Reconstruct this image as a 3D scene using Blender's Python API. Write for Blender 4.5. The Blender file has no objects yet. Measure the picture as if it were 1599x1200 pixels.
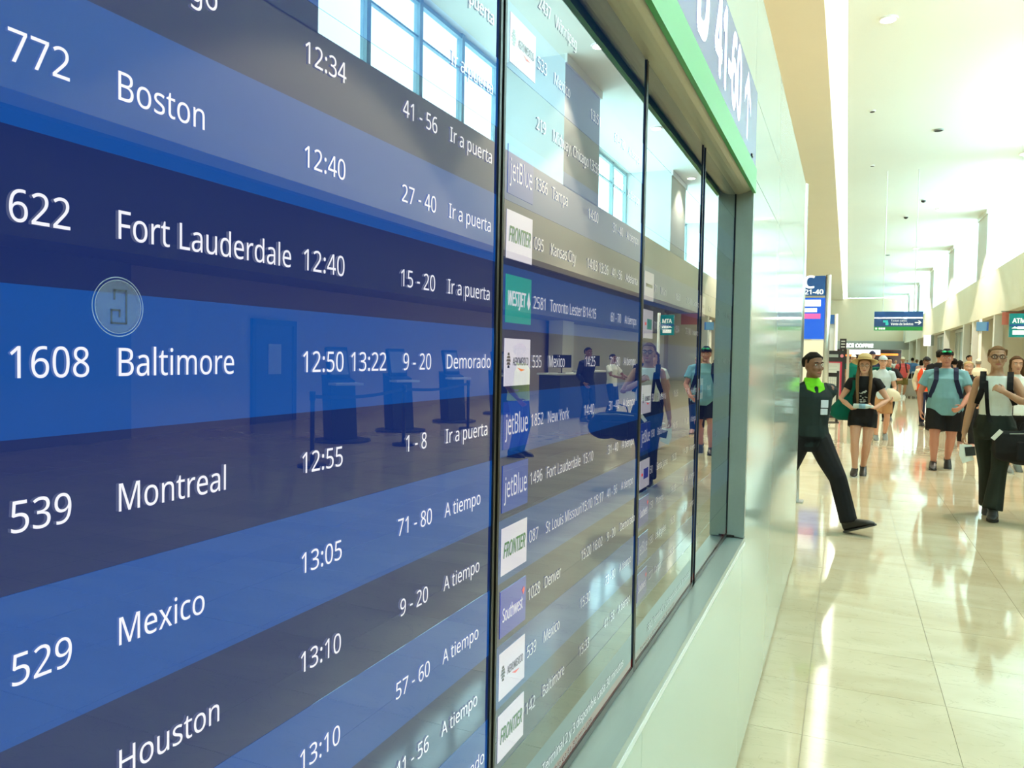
import bpy, bmesh, math, random
from mathutils import Vector, Matrix
R = math.radians
random.seed(7)
SC = bpy.context.scene
COL = SC.collection

# ------------------------------------------------------------------ camera
H_CAM = 1.55
CX = 0.333
cam = bpy.data.cameras.new('camera')
cam.sensor_width = 36.0
cam.sensor_fit = 'HORIZONTAL'
cam.lens = 1210 / 1599 * 36
cam.clip_start = 0.02
cam.clip_end = 600
co = bpy.data.objects.new('camera', cam)
COL.objects.link(co)
right = Vector((0.9177678576, 0.3967272316, 0.0175972493))
down = Vector((0.0309188802, -0.0272077014, -0.9991515220))
fwd = Vector((-0.3959118366, 0.9175332391, -0.0372367163))
up = -down
back = -fwd
m = Matrix(((right.x, up.x, back.x, CX), (right.y, up.y, back.y, 0.0), (right.z, up.z, back.z, H_CAM), (0, 0, 0, 1)))
co.matrix_world = m
cam.dof.use_dof = False
SC.camera = co

# ------------------------------------------------------------------ world, light, exposure
W = bpy.data.worlds.new('world')
SC.world = W
W.use_nodes = True
wn = W.node_tree.nodes
wn['Background'].inputs[0].default_value = (0.60, 0.93, 1.0, 1)
wn['Background'].inputs[1].default_value = 12.0
SC.view_settings.view_transform = 'Standard'
SC.view_settings.look = 'None'
SC.view_settings.gamma = 1.0
SC.view_settings.use_curve_mapping = False
SC.view_settings.exposure = 0.33
SC.cycles.max_bounces = 8
SC.cycles.diffuse_bounces = 5
SC.cycles.glossy_bounces = 4
SC.cycles.transparent_max_bounces = 12
SC.cycles.sample_clamp_indirect = 8
SC.cycles.caustics_reflective = False
SC.cycles.caustics_refractive = False
SC.cycles.use_denoising = True
LAMP = 2400.0

# ------------------------------------------------------------------ materials
MATS = {}
def mat(name, col=(0.8, 0.8, 0.8), rough=0.5, metal=0.0, emit=None, es=0.0, alpha=1.0, coat=0.0, spec=0.5, noise=0.0, nscale=20.0, bump=0.0, stretch=None):
    if name in MATS:
        return MATS[name]
    M = bpy.data.materials.new(name)
    M.use_nodes = True
    nt = M.node_tree
    b = nt.nodes['Principled BSDF']
    b.inputs['Base Color'].default_value = (*col, 1)
    b.inputs['Roughness'].default_value = rough
    b.inputs['Metallic'].default_value = metal
    b.inputs['Specular IOR Level'].default_value = spec
    b.inputs['Coat Weight'].default_value = coat
    b.inputs['Coat Roughness'].default_value = 0.05
    b.inputs['Alpha'].default_value = alpha
    if emit:
        b.inputs['Emission Color'].default_value = (*emit, 1)
        b.inputs['Emission Strength'].default_value = es
    if noise or bump:
        tc = nt.nodes.new('ShaderNodeTexCoord')
        mp = nt.nodes.new('ShaderNodeMapping')
        if stretch:
            mp.inputs['Scale'].default_value = stretch
        nz = nt.nodes.new('ShaderNodeTexNoise')
        nz.inputs['Scale'].default_value = nscale
        nz.inputs['Detail'].default_value = 5
        nt.links.new(tc.outputs['Object'], mp.inputs['Vector'])
        nt.links.new(mp.outputs[0], nz.inputs['Vector'])
        if noise:
            mr = nt.nodes.new('ShaderNodeMapRange')
            mr.inputs['To Min'].default_value = 1 - noise
            mr.inputs['To Max'].default_value = 1 + noise
            nt.links.new(nz.outputs['Fac'], mr.inputs['Value'])
            vm = nt.nodes.new('ShaderNodeVectorMath')
            vm.operation = 'SCALE'
            vm.inputs[0].default_value = col
            nt.links.new(mr.outputs[0], vm.inputs['Scale'])
            nt.links.new(vm.outputs[0], b.inputs['Base Color'])
        if bump:
            bp = nt.nodes.new('ShaderNodeBump')
            bp.inputs['Strength'].default_value = bump
            bp.inputs['Distance'].default_value = 0.01
            nt.links.new(nz.outputs['Fac'], bp.inputs['Height'])
            nt.links.new(bp.outputs[0], b.inputs['Normal'])
    MATS[name] = M
    return M

def lcd(name, col, s=1.0, print_alpha=None):
    """a lit screen pixel area seen through its polished cover glass"""
    if name in MATS:
        return MATS[name]
    M = bpy.data.materials.new(name)
    M.use_nodes = True
    nt = M.node_tree
    nt.nodes.clear()
    out = nt.nodes.new('ShaderNodeOutputMaterial')
    em = nt.nodes.new('ShaderNodeEmission')
    em.inputs[0].default_value = (*col, 1)
    em.inputs[1].default_value = s
    gl = nt.nodes.new('ShaderNodeBsdfGlossy')
    gl.inputs['Color'].default_value = (0.95, 1.0, 0.97, 1)
    gl.inputs['Roughness'].default_value = 0.0
    fr = nt.nodes.new('ShaderNodeFresnel')
    geo = nt.nodes.new('ShaderNodeNewGeometry')
    mr = nt.nodes.new('ShaderNodeMapRange')
    mr.inputs['To Min'].default_value = 1.5
    mr.inputs['To Max'].default_value = 1 / 1.5
    nt.links.new(geo.outputs['Backfacing'], mr.inputs['Value'])
    nt.links.new(mr.outputs[0], fr.inputs['IOR'])
    # two faces of one pane: R = 2F / (1 + F)
    a = nt.nodes.new('ShaderNodeMath'); a.operation = 'MULTIPLY'; a.inputs[1].default_value = 2
    b = nt.nodes.new('ShaderNodeMath'); b.operation = 'MULTIPLY_ADD'; b.inputs[1].default_value = 1; b.inputs[2].default_value = 1
    d = nt.nodes.new('ShaderNodeMath'); d.operation = 'DIVIDE'
    nt.links.new(fr.outputs[0], a.inputs[0]); nt.links.new(fr.outputs[0], b.inputs[0])
    nt.links.new(a.outputs[0], d.inputs[0]); nt.links.new(b.outputs[0], d.inputs[1])
    mx = nt.nodes.new('ShaderNodeMixShader')
    nt.links.new(d.outputs[0], mx.inputs[0])
    nt.links.new(em.outputs[0], mx.inputs[1]); nt.links.new(gl.outputs[0], mx.inputs[2])
    nt.links.new(mx.outputs[0], out.inputs[0])
    MATS[name] = M
    return M

def glass(name):
    if name in MATS:
        return MATS[name]
    M = bpy.data.materials.new(name)
    M.use_nodes = True
    nt = M.node_tree
    nt.nodes.clear()
    out = nt.nodes.new('ShaderNodeOutputMaterial')
    tr = nt.nodes.new('ShaderNodeBsdfTransparent')
    tr.inputs[0].default_value = (0.93, 0.97, 0.97, 1)
    gl = nt.nodes.new('ShaderNodeBsdfGlossy')
    gl.inputs['Roughness'].default_value = 0.02
    fr = nt.nodes.new('ShaderNodeFresnel')
    geo = nt.nodes.new('ShaderNodeNewGeometry')
    mr = nt.nodes.new('ShaderNodeMapRange')
    mr.inputs['To Min'].default_value = 1.45
    mr.inputs['To Max'].default_value = 1 / 1.45
    nt.links.new(geo.outputs['Backfacing'], mr.inputs['Value'])
    nt.links.new(mr.outputs[0], fr.inputs['IOR'])      # a thin pane: no total reflection on its far face
    mx = nt.nodes.new('ShaderNodeMixShader')
    nt.links.new(fr.outputs[0], mx.inputs[0]); nt.links.new(tr.outputs[0], mx.inputs[1]); nt.links.new(gl.outputs[0], mx.inputs[2])
    nt.links.new(mx.outputs[0], out.inputs[0])
    MATS[name] = M
    return M

def marble(name, base, brick=False):
    M = bpy.data.materials.new(name)
    M.use_nodes = True
    nt = M.node_tree
    b = nt.nodes['Principled BSDF']
    b.inputs['Roughness'].default_value = 0.07
    b.inputs['Specular IOR Level'].default_value = 0.75
    tc = nt.nodes.new('ShaderNodeTexCoord')
    geo = nt.nodes.new('ShaderNodeNewGeometry')
    mp = nt.nodes.new('ShaderNodeMapping')
    mp.inputs['Scale'].default_value = (0.8, 1.7, 1)
    mp.inputs['Rotation'].default_value = (0, 0, R(8))
    nt.links.new(geo.outputs['Position'], mp.inputs['Vector'])
    nz = nt.nodes.new('ShaderNodeTexNoise')
    nz.inputs['Scale'].default_value = 1.3
    nz.inputs['Detail'].default_value = 7
    nz.inputs['Distortion'].default_value = 1.2
    nt.links.new(mp.outputs[0], nz.inputs['Vector'])
    cr = nt.nodes.new('ShaderNodeValToRGB')
    cr.color_ramp.elements[0].position = 0.34
    cr.color_ramp.elements[0].color = (base[0]*0.88, base[1]*0.86, base[2]*0.81, 1)
    cr.color_ramp.elements[1].position = 0.62
    cr.color_ramp.elements[1].color = (*base, 1)
    nt.links.new(nz.outputs['Fac'], cr.inputs[0])
    last = cr.outputs[0]
    # thin dark veins
    n2 = nt.nodes.new('ShaderNodeTexNoise')
    n2.inputs['Scale'].default_value = 3.1
    n2.inputs['Detail'].default_value = 9
    n2.inputs['Distortion'].default_value = 2.0
    nt.links.new(mp.outputs[0], n2.inputs['Vector'])
    c2 = nt.nodes.new('ShaderNodeValToRGB')
    for p, v in ((0.0, 1), (0.492, 1), (0.5, 0.72), (0.508, 1)):
        e = c2.color_ramp.elements.new(p) if p not in (0.0,) else c2.color_ramp.elements[0]
        e.position = p
        e.color = (v, v*0.98, v*0.94, 1)
    mu = nt.nodes.new('ShaderNodeMixRGB'); mu.blend_type = 'MULTIPLY'; mu.inputs[0].default_value = 0.6
    nt.links.new(n2.outputs['Fac'], c2.inputs[0])
    nt.links.new(last, mu.inputs[1]); nt.links.new(c2.outputs[0], mu.inputs[2])
    last = mu.outputs[0]
    if brick:
        bk = nt.nodes.new('ShaderNodeTexBrick')
        bk.inputs['Scale'].default_value = 1
        bk.inputs['Brick Width'].default_value = 0.58
        bk.inputs['Row Height'].default_value = 0.565
        bk.inputs['Mortar Size'].default_value = 0.003
        bk.offset = 0.0
        bk.inputs['Color1'].default_value = (1, 1, 1, 1)
        bk.inputs['Color2'].default_value = (0.9, 0.89, 0.87, 1)
        bk.inputs['Mortar'].default_value = (0.62, 0.58, 0.5, 1)
        nt.links.new(geo.outputs['Position'], bk.inputs['Vector'])
        m2 = nt.nodes.new('ShaderNodeMixRGB'); m2.blend_type = 'MULTIPLY'; m2.inputs[0].default_value = 1
        nt.links.new(last, m2.inputs[1]); nt.links.new(bk.outputs['Color'], m2.inputs[2])
        last = m2.outputs[0]
    nt.links.new(last, b.inputs['Base Color'])
    MATS[name] = M
    return M

# ------------------------------------------------------------------ mesh helpers
def box(bm, x0, x1, y0, y1, z0, z1, bev=0.0):
    r = bmesh.ops.create_cube(bm, size=1.0)
    for v in r['verts']:
        v.co = Vector(((x0 + x1) / 2 + v.co.x * (x1 - x0), (y0 + y1) / 2 + v.co.y * (y1 - y0), (z0 + z1) / 2 + v.co.z * (z1 - z0)))
    if bev:
        es = list({e for v in r['verts'] for e in v.link_edges})
        bmesh.ops.bevel(bm, geom=es, offset=bev, segments=2, affect='EDGES', profile=0.5)
    return bm

def ringbridge(bm, rings, cap=True):
    vs = [[bm.verts.new(p) for p in ring] for ring in rings]
    n = len(rings[0])
    for a, b in zip(vs[:-1], vs[1:]):
        for i in range(n):
            bm.faces.new((a[i], a[(i + 1) % n], b[(i + 1) % n], b[i]))
    if cap:
        bm.faces.new(list(reversed(vs[0])))
        bm.faces.new(vs[-1])

def loft(bm, rings, n=18, p=1.0):
    """rings: (cx, cy, cz, rx, ry)"""
    out = []
    for cx, cy, cz, rx, ry in rings:
        ring = []
        for i in range(n):
            a = 2 * math.pi * i / n
            c, s = math.cos(a), math.sin(a)
            c = math.copysign(abs(c) ** p, c); s = math.copysign(abs(s) ** p, s)
            ring.append(Vector((cx + rx * c, cy + ry * s, cz)))
        out.append(ring)
    ringbridge(bm, out)

def limb(bm, pts, rads, n=12, round_ends=True, flat=1.0, ref=None):
    pts = [Vector(p) for p in pts]
    rads = list(rads)
    rings = []
    N = len(pts)
    ref = Vector(ref) if ref else Vector((0.13, 1, 0.21))
    tang = []
    for i in range(N):
        a = pts[max(i - 1, 0)]; b = pts[min(i + 1, N - 1)]
        tang.append((b - a).normalized())
    P = []
    if round_ends:
        for k in (0.97, 0.75, 0.4):
            P.append((pts[0] - tang[0] * rads[0] * k, rads[0] * math.sqrt(1 - k * k), tang[0]))
    for i in range(N):
        P.append((pts[i], rads[i], tang[i]))
    if round_ends:
        for k in (0.4, 0.75, 0.97):
            P.append((pts[-1] + tang[-1] * rads[-1] * k, rads[-1] * math.sqrt(1 - k * k), tang[-1]))
    for c, r, t in P:
        u = t.cross(ref)
        if u.length < 1e-4:
            u = t.cross(Vector((1, 0, 0)))
        u.normalize()
        w = t.cross(u).normalized()
        rings.append([c + u * (r * math.cos(2 * math.pi * i / n)) + w * (r * flat * math.sin(2 * math.pi * i / n)) for i in range(n)])
    ringbridge(bm, rings)

def ball(bm, c, r, mx=None, seg=14):
    if not hasattr(r, '__len__'):
        r = (r, r, r)
    g = bmesh.ops.create_uvsphere(bm, u_segments=seg, v_segments=max(6, seg * 2 // 3), radius=1)
    for v in g['verts']:
        q = Vector((v.co.x * r[0], v.co.y * r[1], v.co.z * r[2]))
        if mx:
            q = mx @ q
        v.co = q + Vector(c)

def cyl(bm, p0, p1, r, n=16):
    limb(bm, [p0, p1], [r, r], n=n, round_ends=False)

def ribbon(bm, pts, w, t, wd=(1, 0, 0)):
    pts = [Vector(p) for p in pts]
    wd = Vector(wd).normalized()
    rings = []
    for i in range(len(pts)):
        a = pts[max(i - 1, 0)]; b = pts[min(i + 1, len(pts) - 1)]
        tg = (b - a).normalized()
        nn = tg.cross(wd).normalized()
        ww = nn.cross(tg).normalized()
        c = pts[i]
        rings.append([c + ww * w / 2 + nn * t / 2, c - ww * w / 2 + nn * t / 2, c - ww * w / 2 - nn * t / 2, c + ww * w / 2 - nn * t / 2])
    ringbridge(bm, rings)

def poly(bm, pts2, x0, x1, plane='x'):
    """prism from 2-D outline (a,b); plane x: points (y,z) extruded x0..x1 ; y: (x,z) ; z: (x,y)"""
    def P(a, b, c):
        return {'x': (c, a, b), 'y': (a, c, b), 'z': (a, b, c)}[plane]
    ringbridge(bm, [[Vector(P(a, b, x0)) for a, b in pts2], [Vector(P(a, b, x1)) for a, b in pts2]])

def to_obj(name, bm, M=None, parent=None, smooth=False):
    me = bpy.data.meshes.new(name)
    bmesh.ops.recalc_face_normals(bm, faces=bm.faces)
    if smooth:
        for f in bm.faces:
            f.smooth = True
    bm.to_mesh(me)
    bm.free()
    o = bpy.data.objects.new(name, me)
    if M:
        me.materials.append(M)
    COL.objects.link(o)
    if parent:
        o.parent = parent
    return o

def rebuild(name, bm, M, parent, voxel, smooth_it=2):
    """fuse overlapping closed shapes into one continuous skin"""
    me = bpy.data.meshes.new(name + '_src')
    bmesh.ops.recalc_face_normals(bm, faces=bm.faces)
    bm.to_mesh(me); bm.free()
    o = bpy.data.objects.new(name, me)
    COL.objects.link(o)
    r = o.modifiers.new('r', 'REMESH'); r.mode = 'VOXEL'; r.voxel_size = voxel; r.use_smooth_shade = True
    if smooth_it:
        s = o.modifiers.new('s', 'SMOOTH'); s.iterations = smooth_it; s.factor = 0.5
    dg = bpy.context.evaluated_depsgraph_get()
    ev = o.evaluated_get(dg)
    nm = bpy.data.meshes.new_from_object(ev)
    nm.name = name
    o.modifiers.clear()
    o.data = nm
    bpy.data.meshes.remove(me)
    nm.materials.clear(); nm.materials.append(M)
    for p in nm.polygons:
        p.use_smooth = True
    if parent:
        o.parent = parent
    return o

def tag(o, label, cat, group=None):
    o['label'] = label; o['category'] = cat
    if group: o['group'] = group
    return o

def thing(name, label, cat, loc=(0, 0, 0), rotz=0, group=None):
    o = bpy.data.objects.new(name, None)
    o.empty_display_size = 0.1
    COL.objects.link(o)
    o.location = loc; o.rotation_euler = (0, 0, rotz)
    return tag(o, label, cat, group)

def struct(name, bm=None, M=None, loc=None):
    if bm is None:
        o = bpy.data.objects.new(name, None); COL.objects.link(o)
    else:
        o = to_obj(name, bm, M)
    o['kind'] = 'structure'
    if loc: o.location = loc
    return o

def nb():
    return bmesh.new()

def part(name, M, parent, fn, smooth=False):
    bm = nb(); fn(bm)
    return to_obj(name, bm, M, parent, smooth)

FONT = None
try:
    import os
    FONT = bpy.data.fonts.load(os.path.join(bpy.utils.resource_path('LOCAL'), 'datafiles', 'fonts', 'NotoSansHebrew-Regular.woff2'))
except Exception:
    FONT = None
CAPH = None
# text as real mesh. plane 'x': reads along +Y facing +X ; 'y': reads along +X facing -Y
def text_bm(bm, s, a0, zc, cap, width=None, xs=None, depth=0.0006, face='x', off=0.0, off_pos=0.0, align='left', shear=0.0, offset=0.0):
    global CAPH
    if CAPH is None:
        CAPH = 0.7
        tb = nb(); text_bm(tb, 'H', 0, 0, 0.7, width=0.5)
        zz = [v.co.z for v in tb.verts]; tb.free()
        CAPH = max(zz) - min(zz)
    cu = bpy.data.curves.new('t', 'FONT')
    cu.body = s
    if FONT: cu.font = FONT
    cu.size = 1.0
    cu.resolution_u = 3
    cu.shear = shear
    ob = bpy.data.objects.new('t', cu)
    COL.objects.link(ob)
    dg = bpy.context.evaluated_depsgraph_get()
    me = bpy.data.meshes.new_from_object(ob.evaluated_get(dg))
    bpy.data.objects.remove(ob)
    bpy.data.curves.remove(cu)
    if not me.vertices:
        return 0
    if offset:
        base_co = [tuple(v.co) for v in me.vertices]; base_f = [tuple(p.vertices) for p in me.polygons]
        V_, F_ = [], []
        kk_ = -1
        for ddx, ddy in ((0, 0), (-1, 0), (1, 0), (0, -1), (0, 1), (.7, .7), (-.7, .7), (.7, -.7), (-.7, -.7)):
            o_ = len(V_); kk_ += 1
            V_ += [(c[0] + ddx * offset, c[1] + ddy * offset * 0.7, kk_) for c in base_co]
            F_ += [tuple(i + o_ for i in f) for f in base_f]
        bpy.data.meshes.remove(me)
        me = bpy.data.meshes.new('t'); me.from_pydata(V_, [], F_)
    xs_ = [v.co.x for v in me.vertices]
    x0, x1 = min(xs_), max(xs_)
    sy = cap / CAPH
    sx = (width / (x1 - x0)) if width else sy * (xs or 1.0)
    w = (x1 - x0) * sx
    st = a0 - (w / 2 if align == 'center' else 0)
    step = 0.00004
    vm = []
    for v in me.vertices:
        a = st + (v.co.x - x0) * sx
        z = zc - cap / 2 + v.co.y * sy
        if face == 'x':
            p = (off_pos + v.co.z * step, a, z)
        elif face == 'y':
            p = (a, off_pos - v.co.z * step, z)
        vm.append(bm.verts.new(p))
    for p in me.polygons:
        try:
            bm.faces.new([vm[i] for i in p.vertices])
        except ValueError:
            pass
    bpy.data.meshes.remove(me)
    return w

# ================================================================== SETTING
XR = 8.33
YF = 133.0
ZB, ZS, ZC = 4.72, 7.2, 11.45
m_cream = mat('cream_plaster', (0.86, 0.82, 0.70), 0.7, noise=0.03, nscale=0.6)
m_beige = mat('beige_plaster', (0.80, 0.66, 0.48), 0.75, noise=0.03, nscale=0.5)
m_ceil = mat('white_ceiling_plaster', (0.86, 0.87, 0.80), 0.7, noise=0.02, nscale=0.3)
m_white = mat('white_paint', (0.85, 0.85, 0.82), 0.4)
m_grey = mat('grey_green_metal', (0.36, 0.40, 0.38), 0.35, metal=0.3)
m_steel = mat('brushed_steel', (0.52, 0.56, 0.54), 0.3, metal=0.8, noise=0.05, nscale=60, stretch=(1, 1, 0.03))
m_sill = mat('satin_aluminium', (0.44, 0.49, 0.47), 0.32, metal=0.5, noise=0.04, nscale=90, stretch=(1, 0.03, 1))
m_black = mat('black_plastic', (0.012, 0.012, 0.012), 0.3)
m_blackm = mat('black_matte', (0.02, 0.02, 0.022), 0.6)
m_mull = mat('window_mullion_grey', (0.35, 0.5, 0.52), 0.45)
m_glass = glass('window_glass')
m_lamp = mat('lamp_diffuser', (1, 1, 1), 0.5, emit=(1.0, 0.93, 0.8), es=9.0)

# floor ---------------------------------------------------------------
M1 = marble('marble_tile', (0.63, 0.55, 0.40))
M2 = marble('marble_tile_pale', (0.65, 0.575, 0.43))
M3 = marble('marble_tile_warm', (0.61, 0.525, 0.375))
MB_ = marble('marble_floor', (0.63, 0.55, 0.40), brick=True)
m_grout = mat('tile_grout', (0.42, 0.37, 0.28), 0.8)
TX0, TY0, TW, TL = -0.37, 1.12, 0.58, 0.565
NC, NR = 8, 34
bm = nb()
TX1, TY1 = TX0 + NC * TW, TY0 + NR * TL
for x0, x1, y0, y1 in ((-9, 14, -14, TY0), (-9, TX0, TY0, TY1), (TX1, 14, TY0, TY1), (-9, 14, TY1, YF + 25)):
    box(bm, x0, x1, y0, y1, -0.2, 0.0)
floor = struct('floor', bm, MB_)
part('grout_bed', m_grout, floor, lambda b: box(b, TX0, TX1, TY0, TY1, -0.2, -0.004))
bm = nb(); box(bm, 0.0012, TW - 0.0012, 0.0012, TL - 0.0012, -0.03, 0.0)
t0 = to_obj('floor_tile', bm, M1, floor); t0.location = (TX0, TY0, 0)
tms = []
for M in (M1, M2, M3):
    me = t0.data.copy(); me.materials.clear(); me.materials.append(M); tms.append(me)
for j in range(NR):
    for i in range(NC):
        if i == 0 and j == 0:
            continue
        t = t0.copy(); t.data = tms[random.choice((0, 0, 1, 2))]
        t.location = (TX0 + i * TW, TY0 + j * TL, 0)
        COL.objects.link(t)

# ceiling --------------------------------------------------------------
ceil = struct('ceiling', box(nb(), 0.05, 11.0, -14, YF, ZC, ZC + 0.25), m_ceil)
part('lower_ceiling', m_beige, ceil, lambda b: box(b, -9, -0.52, -14, YF, ZC - 0.33, ZC + 0.05))
part('cove_upstand', m_white, ceil, lambda b: box(b, -0.62, -0.52, -14, YF, ZC + 0.05, ZC + 0.9))
part('cove_lid', m_white, ceil, lambda b: box(b, -0.62, 0.2, -14, YF, ZC + 0.9, ZC + 1.0))
part('cove_side', m_white, ceil, lambda b: box(b, 0.05, 0.15, -14, YF, ZC + 0.25, ZC + 0.9))
m_cove = mat('cove_light', (1, 1, 1), 0.5, emit=(1.0, 0.98, 0.9), es=3.0)
part('cove_light_strip', m_cove, ceil, lambda b: box(b, -0.45, 0.0, -13, YF - 1, ZC + 0.82, ZC + 0.88))

# right wall: deep band, bays, piers -----------------------------------
wr = struct('wall_right', box(nb(), XR, XR + 0.35, -14, YF, ZB, ZS), m_cream)
part('sill_slab', m_white, wr, lambda b: box(b, XR + 0.35, 10.9, -14, YF, ZS - 0.35, ZS - 0.02))
part('bottom_lip', m_cream, wr, lambda b: box(b, XR - 0.06, XR + 0.5, -14, YF, ZB - 0.28, ZB))
piers = []
m_pier = mat('pier_plaster', (0.66, 0.68, 0.66), 0.6)
y = 11.4
while y < YF:
    piers.append((y - 3.9, y)); y += 16.8
for a, b_ in piers:
    part('pier', m_pier, wr, lambda b: box(b, XR, 10.9, a, b_, ZS - 0.02, ZC))
    part('cornice', m_white, wr, lambda b: box(b, XR - 0.08, XR, a - 0.05, b_ + 0.05, ZC - 0.28, ZC))
edges = [-14.0] + [v for p in piers for v in p] + [YF]
wi = 0
for k in range(0, len(edges) - 1, 2):
    a, b_ = edges[k], edges[k + 1]
    if b_ - a < 1: continue
    wi += 1
    w = struct('window_%d' % wi)
    nP = max(2, round((b_ - a) / 2.4)); dp = (b_ - a) / nP
    def fr(b):
        for i in range(nP + 1):
            yy = a + i * dp
            box(b, 10.75, 10.95, yy - 0.09, yy + 0.09, ZS - 0.02, ZC)
        for zz in (ZS + 0.05, ZC - 0.1):
            box(b, 10.77, 10.93, a, b_, zz - 0.06, zz + 0.06)
        box(b, 10.8, 10.92, a, b_, 10.35, 10.41)
    part('window_frame', m_mull, w, fr)
    p0 = None
    for i in range(nP):
        if p0 is None:
            p0 = part('pane', m_glass, w, lambda b: box(b, 10.84, 10.85, 0.09, dp - 0.09, ZS + 0.1, ZC - 0.15)); p0.location = (0, a, 0)
        else:
            c = p0.copy(); c.location = (0, a + i * dp, 0); COL.objects.link(c)

# recess behind the band ----------------------------------------------
m_rec = mat('recess_wall_beige', (0.50, 0.42, 0.33), 0.7)
m_recd = mat('recess_soffit_grey', (0.22, 0.21, 0.20), 0.7)
wb = struct('wall_back', box(nb(), 11.0, 11.2, -14, YF, 0, ZB), m_rec)
part('recess_ceiling', m_recd, wb, lambda b: box(b, XR + 0.5, 11.0, -14, YF, ZB - 0.1, ZB - 0.02))
def fascia(b):
    box(b, 9.6, 11.0, -14, 46, 3.0, ZB - 0.1)
part('bulkhead', m_recd, wb, fascia)
for yy in (53.7, 62.4, 67, 79.6, 94.8, 110, 122):
    part('post', m_white, wb, lambda b: box(b, XR - 0.02, XR + 0.42, yy, yy + 0.5, 0, ZB - 0.28))
    part('partition', m_cream, wb, lambda b: box(b, XR + 0.42, 11.0, yy + 0.1, yy + 0.4, 0, ZB - 0.1))
m_ochre = mat('ochre_panel', (0.55, 0.44, 0.2), 0.6)
part('ochre_panel', m_ochre, wb, lambda b: box(b, 10.85, 11.0, 63, 66.8, 0, ZB - 0.12))
m_red = mat('red_enamel', (0.5, 0.03, 0.04), 0.4)
m_pale = mat('pale_grey_panel', (0.62, 0.64, 0.60), 0.5)
m_doorg = mat('grey_green_door', (0.30, 0.37, 0.36), 0.3)
di = 0
for a, b_ in ((68, 73), (74, 79), (81, 87), (88, 94)):
    di += 1
    d = struct('door_%d' % di)
    part('door_leaf', m_doorg, d, lambda b: box(b, 9.2, 9.3, a, b_, 0, 4.3))
    def jam(b):
        for yy in (a, (a + b_) / 2, b_):
            box(b, 9.1, 9.36, yy - 0.12, yy + 0.12, 0, 4.42)
        box(b, 9.1, 9.36, a, b_, 4.2, 4.42)
    part('door_frame', m_pale, d, jam)
# near back wall: service door and frame seen in the glass
d = struct('door_5')
part('door_frame', mat('dark_blue_grey_frame', (0.06, 0.07, 0.09), 0.4), d, lambda b: (box(b, 10.94, 11.0, 12.7, 12.82, 0, 2.2), box(b, 10.94, 11.0, 14.0, 14.12, 0, 2.2), box(b, 10.94, 11.0, 12.7, 14.12, 2.1, 2.22)))
part('door_leaf', mat('blue_grey_door', (0.10, 0.12, 0.16), 0.4), d, lambda b: box(b, 10.96, 11.0, 12.82, 14.0, 0.0, 2.1))
part('vision_panel', m_pale, d, lambda b: box(b, 10.94, 10.97, 13.2, 13.6, 1.05, 1.7))
m_ppan = mat('warm_white_panel', (0.74, 0.68, 0.6), 0.5)
part('pale_panelling', m_ppan, wb, lambda b: box(b, 10.9, 11.0, 31.5, 52, 0, 3.4))
part('white_column', m_white, wb, lambda b: box(b, 10.2, 10.8, 29.8, 31.2, 0, 4.4))
part('near_dark_front', m_recd, wb, lambda b: box(b, 10.8, 11.0, -14, 9.6, 0, 3.0))

# left side behind the display wall, far end ---------------------------
m_gbeige = mat('greyed_beige_plaster', (0.60, 0.54, 0.44), 0.75)
struct('wall_rear', box(nb(), -9, 11.2, -14.3, -14, 0, ZC + 1), m_cream)
wl = struct('wall_outer_left', box(nb(), -9.2, -9.0, -14, YF, 0, ZC), m_beige)
wf = struct('wall_far', box(nb(), -9, XR - 0.2, YF, YF + 0.5, 4.7, ZC - 0.05), m_beige)
part('shop_fascia', mat('grey_fascia', (0.42, 0.43, 0.41), 0.5), wf, lambda b: box(b, -9, XR + 2.5, YF - 0.4, YF, 3.45, 4.7))
part('shop_back', mat('dark_brown_shop', (0.06, 0.018, 0.01), 0.6), wf, lambda b: box(b, -9, XR + 2.6, YF + 8, YF + 8.3, 0, 4.7))
part('shop_side', m_cream, wf, lambda b: box(b, XR - 0.35, XR + 2.6, YF - 0.3, YF + 0.5, 0, 3.45))
part('shop_ceiling', m_recd, wf, lambda b: box(b, -9, XR + 2.6, YF, YF + 8.3, 3.5, 3.7))
part('far_reveal', m_white, wf, lambda b: box(b, XR - 0.2, 13, YF, YF + 0.3, 4.7, ZS))
w = struct('window_%d' % (wi + 1))
part('window_frame', m_mull, w, lambda b: (box(b, XR - 0.2, 10.9, YF + 0.1, YF + 0.2, ZS, ZS + 0.12), box(b, 9.4, 9.55, YF + 0.1, YF + 0.2, ZS, ZC)))
part('pane', m_glass, w, lambda b: box(b, XR - 0.2, 10.9, YF + 0.14, YF + 0.15, ZS, ZC))

# ================================================================== DISPLAY WALL (near left)
m_panel = mat('back_painted_pale_panel', (0.55, 0.63, 0.57), 0.09, spec=0.8)
m_core = mat('panel_joint_dark', (0.05, 0.06, 0.06), 0.7)
YE, ZT = 6.42, 2.90
YO = 2.945
D0, D1_, ZD0, ZD1 = -0.56, 2.925, 0.893, 2.173      # display opening
core = nb()
box(core, -0.30, -0.075, -2.2, YE - 0.01, 0.03, ZT - 0.01)
box(core, -0.075, -0.014, YO + 0.03, YE - 0.01, 0.03, ZT - 0.01)
box(core, -0.075, -0.014, -2.2, YO + 0.03, 0.03, ZD0 - 0.03)
box(core, -0.075, -0.014, -2.2, YO + 0.03, ZD1 + 0.05, ZT - 0.01)
dw = struct('wall_near', core, m_core)
ys = [YO + 0.001, 4.03, 5.13, YE]
zs = [0.03, 0.79, 2.222, 2.51, ZT]
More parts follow.
